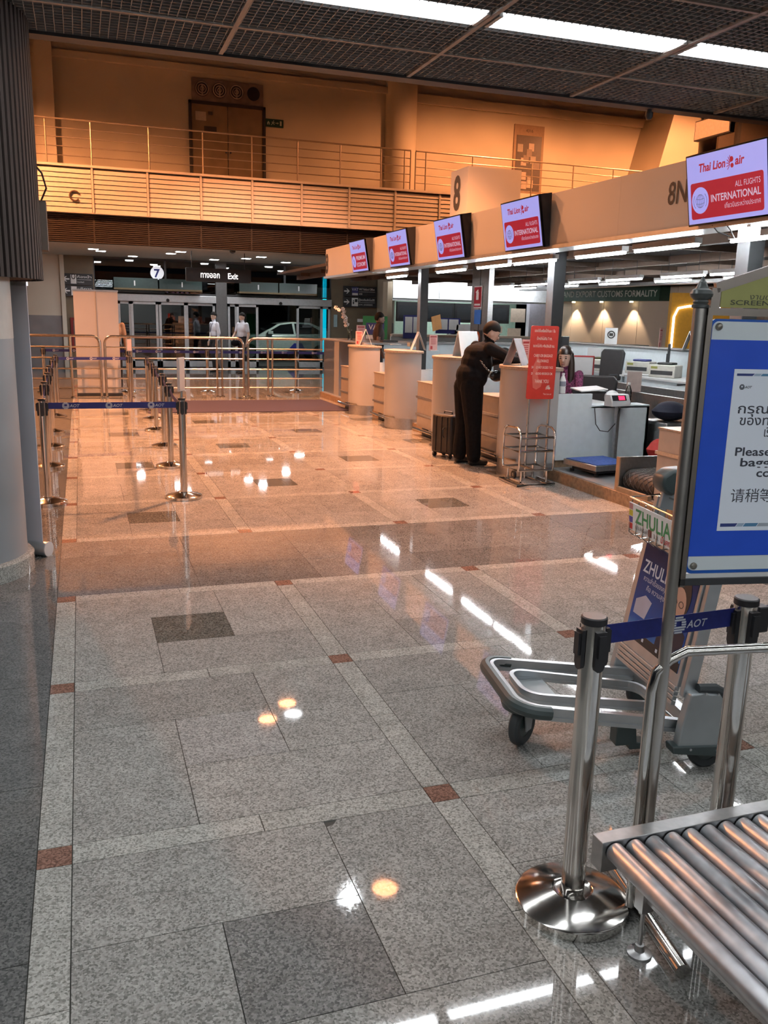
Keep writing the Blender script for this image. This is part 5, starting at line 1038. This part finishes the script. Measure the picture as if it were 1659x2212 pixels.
def rail2(pts, hgt, wd, name, m, z0, grooves=True, closed=False):
    """flat aluminium section swept along a plan path"""
    P = [Vector((x, y, 0)) for x, y in pts]; n = len(P); vs = []
    for i in range(n):
        a = P[i-1] if (i or closed) else P[i]; c = P[(i+1) % n] if (i < n-1 or closed) else P[i]; d = (c-a).normalized(); s = Vector((-d.y, d.x, 0))
        prof = [(-wd/2, 0), (wd/2, 0), (wd/2, hgt*.3), (wd*.3, hgt*.34), (wd*.3, hgt*.5), (wd/2, hgt*.54), (wd/2, hgt), (-wd/2, hgt), (-wd/2, hgt*.54), (-wd*.3, hgt*.5), (-wd*.3, hgt*.34), (-wd/2, hgt*.3)]
        zi = z0(P[i].x) if callable(z0) else z0
        for a_, h_ in prof: vs.append(P[i]+s*a_+Vector((0, 0, zi+h_)))
    k = 12; fs = []
    for i in range(n if closed else n-1):
        for j in range(k): fs.append((i*k+j, i*k+(j+1) % k, ((i+1) % n)*k+(j+1) % k, ((i+1) % n)*k+j))
    if not closed: fs += [tuple(range(k-1, -1, -1)), tuple((n-1)*k+j for j in range(k))]
    return B().add(vs, fs).build(name, m, t, ang=30)
zf = lambda x: .135+.10*max(0, x)/.7
U = [(-.02, .255)]+[(.58, .235)]+[(.62+.09*math.sin(a), .145+.09*math.cos(a)) for a in [math.pi/2*i/6 for i in range(7)]]; U = U+[(x, -y) for x, y in reversed(U)]
rail2(U, .052, .026, 'outer_frame', TA, zf)
bp = [(x+.016*(1 if x > .5 else 0), y*(1.05)) for x, y in U if x > .55]; vs = [(x, y, zf(x)+.03) for x, y in bp]
B().tube(vs, [.026]*len(vs), 10).build('front_bumper', RUB2, t)
il = [(.12, .10), (.55, .12)]+[(.58+.07*math.sin(a), .05+.07*math.cos(a)) for a in [math.pi/2*i/5 for i in range(6)]]; il = il+[(x, -y) for x, y in reversed(il)]; il = il+[(.12-.05*math.sin(a), -.05-.05*math.cos(a)) for a in [math.pi/2*i/4 for i in range(5)]]+[(.12-.05*math.cos(a), .05+.05*math.sin(a)) for a in [math.pi/2*i/4 for i in range(5)]]
rail2(il, .04, .018, 'inner_loop', TA, lambda x: zf(x)+.012, closed=True)
B().box(.5, .63, -.11, .11, zf(.56)+.002, zf(.56)+.018).build('nose_plate', TG, t, smooth=False, bevel=.003)
B().lathe([(0, 0), (.09, 0), (.1, .03), (.06, .055), (0, .055)], 20, (.61, 0, .166)).build('castor_cap', RUB2, t); wheel('front_wheel', (.615, .0, .088), .088, .044, t, .75)
for s in (-1, 1): B().prism([(-.04, .17), (.04, .17), (.02, .07), (-.02, .07)], lambda p, q, d: (.615+p*math.cos(.75)-d*math.sin(.75), p*math.sin(.75)+d*math.cos(.75), q), s*.030-.003, s*.030+.003).build('castor_fork', TG, t, smooth=False)
for s in (-1, 1):
    B().prism([(-.13, .075), (.11, .105), (.10, .20), (.075, .33), (.03, .335), (-.045, .325), (-.13, .20)], lambda p, q, d: (p, d, q), s*.30-.022, s*.30+.022).build('side_housing', TG, t, smooth=False, bevel=.006)
    B().prism([(-.14, .06), (.13, .095), (.135, .125), (-.14, .115)], lambda p, q, d: (p, d, q), s*.30-.03, s*.30+.03).build('lower_cover', RUB2, t, smooth=False, bevel=.005)
    B().tube([(.04, s*.3, .345), (-.03, s*.3, .342), (-.06, s*.3, .325), (-.135, s*.3, .21)], .020, 8).build('edge_cover', RUB, t)
    for p, q in ((.02, .335), (-.03, .33), (.06, .11), (-.05, .1)): B().cyl((p, s*.33-.001, q-.0), (p, s*.332+.001*s, q), .005, 8).build('bolt', ALU, t)
    wheel('rear_wheel', (-.04, s*.265, .075), .075, .04, t)
    B().bar((.065, s*.27, .30), (-.04, s*.255, .97), .05, .028, (0, 1, 0)).build('upright', TA, t, smooth=False, bevel=.003)
B().cyl((-.04, -.3, .075), (-.04, .3, .075), .012, 10).build('axle', STEEL, t); B().box(-.02, .02, -.27, .27, .14, .19).build('rear_cross_bar', TA, t, smooth=False)
# panel between the uprights; local axes of the panel face
pu = Vector((0, -1, 0)); pv = Vector((-.105, 0, .67)).normalized(); pn = pu.cross(pv)
pn = pn if pn.x > 0 else -pn
pu = pv.cross(pn)     # reading direction seen from the front
pc = Vector((.043, 0, .575))
def pp(a, c, d=0): return tuple(pc+pu*a+pv*c+pn*d)
B().prism([(-.245, -.25), (.245, -.25), (.245, .225), (-.245, .225)], lambda p, q, d: pp(p, q, d), -.01, .012).build('panel_frame', TA, t, smooth=False, bevel=.003)
def posterm():
    m = bpy.data.materials.new('poster_blue'); m.use_nodes = True; nt = m.node_tree; N = nt.nodes; p = N['Principled BSDF']; tc = N.new('ShaderNodeTexCoord'); sp = N.new('ShaderNodeSeparateXYZ'); nt.links.new(tc.outputs['Object'], sp.inputs[0])
    nz = N.new('ShaderNodeTexNoise'); nz.inputs['Scale'].default_value = 6; nt.links.new(tc.outputs['Object'], nz.inputs[0])
    ad = N.new('ShaderNodeMath'); ad.operation = 'MULTIPLY_ADD'; ad.inputs[1].default_value = .18; nt.links.new(nz.outputs[0], ad.inputs[0]); nt.links.new(sp.outputs[2], ad.inputs[2])
    rp = N.new('ShaderNodeValToRGB'); e = rp.color_ramp.elements; e[0].position = .42; e[0].color = (.12, .33, .62, 1); e[1].position = .82; e[1].color = (.010, .018, .07, 1); k = e.new(.56); k.color = (.018, .08, .33, 1); nt.links.new(ad.outputs[0], rp.inputs[0]); nt.links.new(rp.outputs[0], p.inputs[0]); p.inputs['Roughness'].default_value = .5; p.inputs['Specular IOR Level'].default_value = .25; return m
po = B().prism([(-.225, -.205), (.225, -.205), (.225, .205), (-.225, .205)], lambda p, q, d: pp(p, q, d), .012, .0135).build('poster', posterm(), t, smooth=False)
PW = mat('poster_white', (.55, .6, .68), .5)
text('lettering', 'ZHULIAN', .075, PW, po, pp(-.20, .085, .0145), pu, pv, bold=.015, width=.30); text('lettering', 'ความสำเร็จของคุณ', .03, PW, po, pp(-.18, .05, .0145), pu, pv, width=.2); text('lettering', 'คือ ความสุข', .03, PW, po, pp(-.14, .015, .0145), pu, pv, width=.15)
B().prism([(-.2, -.1), (-.1, -.1), (-.07, -.02), (-.13, -.005), (-.2, -.04)], lambda p, q, d: pp(p, q, d), .0136, .0142).build('printed_building', mat('print_lilac', (.42, .40, .48), .5), po, smooth=False); B().box(0, .001, 0, .001, 0, .001) 
B().prism([(-.225, -.205), (.225, -.205), (.225, -.165), (-.225, -.165)], lambda p, q, d: pp(p, q, d), .0136, .0141).build('black_footer', BLACK, po, smooth=False)
for k in range(3): B().prism([(-.2+.12*k, -.19), (-.185+.12*k, -.19), (-.185+.12*k, -.176), (-.2+.12*k, -.176)], lambda p, q, d: pp(p, q, d), .0142, .0146).build('footer_icon', PW, po, smooth=False)
# generic suited figure printed on the right half of the poster
HAIRP = mat('print_hair', (.03, .022, .02), .5); SKP = mat('print_skin', (.50, .30, .22), .5); SUITP = mat('print_suit', (.012, .015, .035), .5)
ell = lambda cx, cy, rx, ry, n=20: [(cx+rx*math.cos(2*math.pi*i/n), cy+ry*math.sin(2*math.pi*i/n)) for i in range(n)]
B().prism([(.02, -.165), (.215, -.165), (.215, -.06), (.17, -.03), (.08, -.03), (.03, -.06)], lambda p, q, d: pp(p, q, d), .0137, .0142).build('printed_suit', SUITP, po, smooth=False); B().prism([(.10, -.035), (.15, -.035), (.125, -.13)], lambda p, q, d: pp(p, q, d), .0142, .0146).build('printed_shirt', PW, po, smooth=False); B().prism([(.118, -.04), (.132, -.04), (.137, -.12), (.125, -.135), (.113, -.12)], lambda p, q, d: pp(p, q, d), .0146, .015).build('printed_tie', mat('print_tie', (.05, .12, .35), .5), po, smooth=False)
B().prism(ell(.125, .075, .072, .095), lambda p, q, d: pp(p, q, d), .0142, .0148).build('printed_hair', HAIRP, po, smooth=False); B().prism(ell(.12, .035, .056, .075), lambda p, q, d: pp(p, q, d), .0148, .0153).build('printed_face', SKP, po, smooth=False)
b = B(); 
for s in (-1, 1): b.tube([pp(.118+s*.024+.017*math.cos(a*.785), .045+.013*math.sin(a*.785), .0156) for a in range(8)], .0015, 4, closed=True)
b.build('printed_glasses', HAIRP, po); B().prism([(.1, -.008), (.138, -.008), (.138, -.002), (.1, -.002)], lambda p, q, d: pp(p, q, d), .0153, .0157).build('printed_mouth', mat('print_lip', (.3, .12, .1), .5), po, smooth=False)
for k in range(4): B().prism([(-.245, -.25-.02*k-.016), (.245, -.25-.02*k-.016), (.245, -.25-.02*k), (-.245, -.25-.02*k)], lambda p, q, d: pp(p, q, d), 0, .02).build('ribbed_bar', TA, t, smooth=False, bevel=.002)
# basket with white board
bx, bz0, bz1 = .10, .835, .95
bu, bv = pu, Vector((.06, 0, .99)).normalized(); bnrm = Vector((.99, 0, -.06)); bc = Vector((bx, 0, (bz0+bz1)/2))
def bq(a, c, d=0): return tuple(bc+bu*a+bv*c+bnrm*d)
bb_ = B().prism([(-.25, -.058), (.25, -.058), (.25, .058), (-.25, .058)], lambda p, q, d: bq(p, q, d), 0, .005).build('basket_board', mat('board_white', (.66, .70, .70), .4), t, smooth=False)
text('lettering', 'ZHULIAN', .085, mat('print_green', (.03, .24, .09), .5), bb_, bq(-.19, -.018, .0058), bu, bv, bold=.02, width=.36); text('lettering', 'ธุรกิจ สำหรับผู้ที่', .024, INK, bb_, bq(-.19, -.045, .0058), bu, bv, width=.11); text('lettering', 'มั่นคง', .034, mat('print_red2', (.5, .03, .02), .5), bb_, bq(.03, -.048, .0058), bu, bv, bold=.02); text('lettering', 'จ.จ.', .03, INK, bb_, bq(-.03, -.046, .0058), bu, bv)
for k, c in enumerate(((.45, .2, .2), (.55, .45, .03), (.05, .05, .3), (.5, .03, .03))): B().prism([(-.248, .03-.028*k), (-.215, .03-.028*k), (-.215, .055-.028*k), (-.248, .055-.028*k)], lambda p, q, d: bq(p, q, d), .0052, .0058).build('flag_patch', mat('flag_%d' % k, c, .5), bb_, smooth=False)
B().prism([(-.075, -.05), (-.045, -.05), (-.045, -.02), (-.075, -.02)], lambda p, q, d: bq(p, q, d), .0052, .0058).build('print_block', mat('print_maroon', (.15, .03, .03), .5), bb_, smooth=False)
B().tube([(bx+.006, -.25, bz1+.02), (-.03, -.25, bz1+.03), (-.03, .25, bz1+.03), (bx+.006, .25, bz1+.02)], .004, 6, True).build('basket_rim', CHROME, t)
for k in range(9): y = -.24+.06*k; B().tube([(bx, y, bz1+.01), (bx+.004, y, bz0-.012), (bx-.02, y, bz0-.03), (-.01, y, bz0-.02), (-.03, y, bz1+.03)], .003, 5).build('basket_wire', CHROME, t)
for s in (-1, 1): 
    B().bar((-.025, s*.18, .93), (-.05, s*.19, 1.06), .075, .022, (0, 1, 0)).build('handle_arm', TG, t, smooth=False, bevel=.003)
    b = B(); b.prism([(.045, 1.01), (.06, 1.04), (.055, 1.075), (.02, 1.10), (-.04, 1.105), (-.1, 1.09), (-.1, 1.055), (-.05, 1.045), (-.02, 1.01), (.01, .99)], lambda p, q, d: (p-.035, s*.19+d, q), -.05, .05); b.build('handle_bracket', RUB2, t, bevel=.012, ang=50)
    B().cyl((-.015, s*.245, 1.05), (-.015, s*.238, 1.05), .006, 8).build('bolt', ALU, t)
B().cyl((-.115, -.27, 1.075), (-.115, .27, 1.075), .017, 14).build('handle_bar', RUB2, t); B().prism([(.10, .03), (.22, .03), (.22, .05), (.28, .05), (.28, .13), (.2, .14), (.19, .06), (.1, .05)], lambda p, q, d: (p, d, q), .10, .16).build('brake_foot', RUB2, t, smooth=False, bevel=.004)
# ================================================================== PEOPLE
import numpy as np
def person(lab, loc, rz, J, mats, hair='short', hairm=None, voxel=.012, fin=True, extra=None, shoes=True, skirt=False):
    """one continuous body: limbs and trunk are tapered volumes fused into a single surface, coloured by the limb they belong to"""
    t = thing('person', lab, 'person', loc, rz); b = B(); prim = []
    def cap(a, c, r0, r1, mi):
        a, c = Vector(a), Vector(c); b.tube([a, a.lerp(c, .5), c], [r0, (r0+r1)/2, r1], 12); b.ball(a, r0, n=10, k=7); b.ball(c, r1, n=10, k=7); prim.append((a, c, r0, r1, mi))
    def ell(c, rx, ry, rz_, mi): b.ball(c, rx, ry, rz_, 14, 10); prim.append((Vector(c)-Vector((0, 0, rz_*.5)), Vector(c)+Vector((0, 0, rz_*.5)), (rx+ry)/2, (rx+ry)/2, mi))
    SK, SH, TR, SO = 0, 1, 2, 3
    k = J.get('slim', 1.0); pel, che, nek, hd = (Vector(J[q]) for q in ('pelvis', 'chest', 'neck', 'head'))
    ell(pel, .125*k, .165*k, .13, TR); ell(pel.lerp(che, .5), .115*k, .15*k, .17, SH); ell(che, .12*k, .175*k, .17, SH); ell(che.lerp(nek, .55), .09*k, .15*k, .09, SH)
    bk_ = J.get('bulk', 1.0)
    if bk_ != 1: ell(che.lerp(pel, .25), .15*bk_, .19*bk_, .20, SH); ell(che.lerp(pel, .7), .155*bk_, .185*bk_, .18, SH); ell(che+Vector((-.02, 0, .04)), .13*bk_, .19*bk_, .12, SH)
    cap(nek-Vector((0, 0, .05)), hd-Vector((0, 0, .05)), .056*k, .052*k, SK)
    fw = Vector(J.get('look', (1, 0, 0))).normalized(); sd = Vector((-fw.y, fw.x, 0)).normalized(); up = fw.cross(sd)
    def he(o, r3, n=12, kk=9):
        o_ = len(b.v); b.ball((0, 0, 0), *r3, n, kk)
        for i in range(o_, len(b.v)): q = b.v[i]; b.v[i] = tuple(hd+fw*(q[0]+o[0])+sd*(q[1]+o[1])+up*(q[2]+o[2]))
        prim.append((hd, hd, .1, .1, SK))
    he((0, 0, .01), (.094, .076, .112)); he((.022, 0, -.065), (.062, .055, .055)); he((.092, 0, -.02), (.02, .012, .022), 8, 6)
    for s in (-1, 1): he((-.01, s*.078, -.015), (.02, .011, .032), 8, 6)
    for s, q in ((1, 'l'), (-1, 'r')):
        hp, kn, an = (Vector(J[n_+q]) for n_ in ('hip_', 'knee_', 'ankle_')); tw = J.get('wide', 1.)
        cap(hp, kn, .088*k*tw, .064*k*tw, TR); cap(kn, an+Vector((0, 0, .03)), .062*k*tw, .052*k*tw if tw <= 1 else .06*tw, TR)
        f2 = Vector(J.get('foot_'+q, (1, .1*s, 0))).normalized(); cap(an+Vector((0, 0, -.045))-f2*.03, an+f2*.15+Vector((0, 0, -.052)), .040, .034, SO)
        sh, el, wr = (Vector(J[n_+q]) for n_ in ('sho_', 'elb_', 'wri_')); sl = J.get('sleeve', 'long')
        cap(sh, el, .056*k*bk_, .050*k*bk_, SH) if sl != 'short' else (cap(sh, sh.lerp(el, .7), .058*k, .05*k, SH), cap(sh.lerp(el, .7), el, .042*k, .039*k, SK))
        cap(el, wr, .042*k*bk_, .029*k*bk_, SH if sl == 'long' else SK)
        d = (wr-el).normalized(); d = Vector(J.get('hand_'+q, d)).normalized(); pn_ = Vector(J.get('palm_'+q, (0, -s, 0))); pn_ = (pn_-d*pn_.dot(d)).normalized(); sx = d.cross(pn_)
        cap(wr, wr+d*.07, .028, .032, SK)
        if fin:
            for i, L in enumerate((.07, .082, .076, .058)):
                o = wr+d*.085+sx*(.027-.018*i); m1 = o+d*L*.5+pn_*.006; cap(o, m1, .0105, .0095, SK); cap(m1, m1+d*L*.42+pn_*.02, .0095, .0085, SK)
            o = wr+d*.03+sx*.03*(1); cap(o, o+d*.04+sx*.025+pn_*.012, .013, .0105, SK)
    if skirt: cap(pel, pel-Vector((0, 0, .3)), .16, .18, TR)
    me = b.mesh('body', mats, False, fix=False); tmp = bpy.data.objects.new('tmp', me); COL.objects.link(tmp)
    r = tmp.modifiers.new('r', 'REMESH'); r.mode = 'VOXEL'; r.voxel_size = voxel; sm_ = tmp.modifiers.new('s', 'SMOOTH'); sm_.factor = .5; sm_.iterations = 3
    dg = bpy.context.evaluated_depsgraph_get(); nm = bpy.data.meshes.new_from_object(tmp.evaluated_get(dg)); bpy.data.objects.remove(tmp)
    nm.materials.clear()
    for m in mats: nm.materials.append(m)
    n = len(nm.polygons); C_ = np.empty(n*3, 'f'); nm.polygons.foreach_get('center', C_); C_ = C_.reshape(-1, 3); best = np.full(n, 9.); idx = np.zeros(n, 'i')
    for a, c, r0, r1, mi in prim:
        a_, c_ = np.array(a), np.array(c); d = c_-a_; L2 = float(d@d) or 1e-9; tt = np.clip(((C_-a_)@d)/L2, 0, 1); dist = np.linalg.norm(C_-(a_+tt[:, None]*d), axis=1)-(r0+(r1-r0)*tt); u = dist < best; best[u] = dist[u]; idx[u] = mi
    nm.polygons.foreach_set('material_index', idx); nm.polygons.foreach_set('use_smooth', [True]*n); nm.name = 'body'; obj('body', nm, t)
    # head details
    def on(bb, o, r3, n=10, kk=7):
        o_ = len(bb.v); bb.ball((0, 0, 0), *r3, n, kk)
        for i in range(o_, len(bb.v)): q = bb.v[i]; bb.v[i] = tuple(hd+fw*(q[0]+o[0])+sd*(q[1]+o[1])+up*(q[2]+o[2]))
    e = B()
    for s in (-1, 1): on(e, (.083, s*.032, .008), (.008, .013, .007)); on(e, (.084, s*.033, .03), (.006, .018, .004))
    e.build('eyes_and_brows', mat('eye_dark', (.02, .015, .012), .3), t); mo = B(); on(mo, (.083, 0, -.062), (.006, .022, .006)); mo.build('mouth', mat('lips', (.32, .12, .10), .5), t)
    h = B(); 
    on(h, (-.014, 0, .030), (.103, .090, .115), 18, 14); V = []
    for v in h.v:
        q = Vector(v)-hd; a, c = q.dot(fw), q.dot(up); lim = .05 if a > .035 else (.03 if a > -.035 else -.035); 
        if c < lim: q = q-up*(c-lim); q = q-(fw*q.dot(fw)+sd*q.dot(sd))*.08
        V.append(tuple(hd+q))
    h.v = V; h.build('hair', hairm or mat('hair_black', (.012, .010, .009), .75, spec=.2), t)
    if hair == 'long':
        g = B(); back = -fw
        g.tube([hd+back*.04+up*.03, hd+back*.075-up*.08, hd+back*.07-up*.25, hd+back*.03-up*.48], [.085, .085, .09, .05], 14)
        for s in (-1, 1): g.tube([hd+sd*s*.062+up*.05+back*.01, hd+sd*s*.082-up*.05+fw*.01, hd+sd*s*.085-up*.2+fw*.035, hd+sd*s*.06-up*.42+fw*.06], [.035, .034, .045, .028], 10)
        g.build('long_hair', hairm, t)
    return t
SKIN = mat('skin_tan', (.42, .25, .17), .5, var=.05); SKIN2 = mat('skin_light', (.56, .37, .28), .5, var=.04); SKIN3 = mat('skin_brown', (.24, .13, .085), .5, var=.05)
BLK = mat('black_cloth', (.008, .008, .009), .9, var=.2, scale=30, spec=.15); WSH = mat('white_shirt', (.66, .66, .72), .7, var=.03); DTR = mat('dark_trousers', (.014, .014, .018), .8); SHO = mat('black_shoe', (.012, .012, .012), .35)
def stand(**kw):
    J = dict(pelvis=(0, 0, .93), chest=(0, 0, 1.27), neck=(-.01, 0, 1.46), head=(.015, 0, 1.60), hip_l=(0, .085, .90), knee_l=(.02, .10, .49), ankle_l=(-.02, .10, .08), hip_r=(0, -.085, .90), knee_r=(.02, -.10, .49), ankle_r=(-.02, -.10, .08), sho_l=(0, .185, 1.40), elb_l=(-.03, .235, 1.13), wri_l=(.04, .24, .90), sho_r=(0, -.185, 1.40), elb_r=(-.03, -.235, 1.13), wri_r=(.04, -.24, .90)); J.update(kw); return J
# man in black leaning on the counter, facing it
person('man in a black jacket and wide black trousers leaning on the counter', (4.30, 9.32, 0), 0, stand(pelvis=(-.03, 0, .95), chest=(.09, 0, 1.26), neck=(.17, -.01, 1.425), head=(.225, -.02, 1.535), look=(.86, -.28, -.42), sho_l=(.13, .19, 1.37), elb_l=(.34, .20, 1.20), wri_l=(.50, .0, 1.235), sho_r=(.12, -.20, 1.37), elb_r=(.33, -.30, 1.26), wri_r=(.54, -.20, 1.235), hand_l=(1, -.3, 0), hand_r=(1, .2, 0), palm_l=(0, 0, -1), palm_r=(0, 0, -1), hip_l=(-.03, .09, .92), hip_r=(-.03, -.09, .92), knee_l=(-.02, .11, .49), knee_r=(.0, -.11, .49), ankle_l=(-.06, .11, .085), ankle_r=(.02, -.12, .085), wide=1.42, slim=1.12, bulk=1.18), [SKIN2, BLK, BLK, SHO], voxel=.0095)
t = thing('belt_bag', 'black leather belt bag with a silver chain on the man in black', 'bag', (4.50, 9.06, 1.06), .3); B().ball((0, 0, 0), .10, .045, .065, 14, 9).build('pouch', mat('bag_leather', (.012, .012, .013), .25), t)
ch = B()
for k in range(14): 
    f_ = k/13; c = Vector((-.23+.20*f_, .03-.05*f_, .17-.15*f_-.03*math.sin(math.pi*f_))); d = Vector((.2, -.05, -.15)).normalized(); n_ = d.cross(Vector((0, 1, .2))).normalized() if k % 2 else d.cross(Vector((0, .2, 1))).normalized()
    ch.tube([tuple(c+d*.013*math.cos(a*.785)+n_*.008*math.sin(a*.785)) for a in range(8)], .0025, 5, True)
ch.build('chain', CHROME, t)
# clerk
PUR = mat('purple_print_shirt', (.17, .03, .09), .75, var=.8, scale=60)
def sit(**kw):
    J = dict(pelvis=(0, 0, .50), chest=(.03, 0, .84), neck=(.05, 0, 1.03), head=(.09, 0, 1.155), hip_l=(.02, .09, .50), knee_l=(.42, .11, .48), ankle_l=(.42, .11, .08), hip_r=(.02, -.09, .50), knee_r=(.42, -.11, .48), ankle_r=(.42, -.11, .08), sho_l=(.03, .165, .97), elb_l=(.12, .21, .74), wri_l=(.34, .12, .70), sho_r=(.03, -.165, .97), elb_r=(.12, -.21, .74), wri_r=(.34, -.12, .70), slim=.9); J.update(kw); return J
person('seated female clerk with long dark hair and a purple patterned shirt', (5.42, 9.03, .12), math.radians(207), sit(look=(.94, .28, -.12), sleeve='short', elb_l=(.12, .23, .76), wri_l=(.33, .17, .70)), [SKIN2, PUR, DTR, SHO], 'long', mat('hair_brown', (.028, .016, .011), .38), voxel=.0095)
person('seated clerk with black hair bending low behind the tent card', (5.98, 11.3, .12), math.radians(180), sit(head=(.24, 0, 1.05), neck=(.14, 0, 1.0), chest=(.08, 0, .82), look=(.7, 0, -.7), sleeve='short'), [SKIN2, PUR, DTR, SHO], 'short', voxel=.014)
person('man in a dark brown shirt standing behind the far counters', (5.75, 17.05, .12), math.radians(-12), stand(look=(1, .05, -.05), sleeve='short', slim=1.05, head=(.02, 0, 1.535), neck=(-.01, 0, 1.41), chest=(0, 0, 1.22), pelvis=(0, 0, .88)), [SKIN3, mat('dark_brown_shirt', (.035, .018, .014), .8), DTR, SHO], voxel=.014)
person('young man in a white shirt with a dark lanyard walking before the glass doors', (3.72, 26.2, 0), math.radians(200), stand(look=(.9, .4, -.1), knee_l=(.10, .09, .5), ankle_l=(.06, .09, .08), ankle_r=(-.16, -.09, .10)), [SKIN2, WSH, DTR, SHO], voxel=.016)
person('man in a white shirt with shoulder marks holding a bag before the glass doors', (4.45, 25.6, 0), math.radians(210), stand(look=(.95, .1, -.05), sleeve='short', elb_r=(.04, -.27, 1.15), wri_r=(.20, -.20, 1.02), slim=1.06, ankle_l=(.12, .1, .08), knee_l=(.12, .1, .5)), [SKIN2, WSH, DTR, SHO], voxel=.016)
t = thing('hand_bag', 'small black bag held by the man in the white shirt', 'bag', (4.24, 25.62, .86)); B().ball((0, 0, 0), .13, .07, .09, 12, 8).build('body', BLK, t); B().tube([(-.05, 0, .07), (-.03, 0, .13), (.03, 0, .13), (.05, 0, .07)], .01, 6).build('strap', BLK, t)
t = thing('lanyard', 'dark lanyard round the neck of the young man in white', 'lanyard', (3.72, 26.2, 0), math.radians(200)); B().tube([(.0, .07, 1.45), (.11, .05, 1.38), (.135, 0, 1.15), (.11, -.05, 1.38), (.0, -.07, 1.45)], .007, 6).build('ribbon', mat('lanyard_blue', (.02, .02, .06), .6), t); B().box(.135, .142, -.035, .035, 1.05, 1.15).build('badge', PAPER, t, smooth=False)
person('person in a tan shirt half hidden behind the blank banner', (.66, 19.75, 0), math.radians(95), stand(sleeve='short'), [SKIN, mat('tan_shirt', (.45, .30, .20), .8), DTR, SHO], voxel=.016)
person('seated cashier with dark hair behind the exchange office counter', (10.75, 24.75, .25), math.radians(250), sit(), [SKIN, mat('dark_uniform', (.02, .02, .03), .8), DTR, SHO], voxel=.018)
office_chair('black swivel stool under the exchange office cashier', (10.75, 24.8, .0), math.radians(150), 1.0)
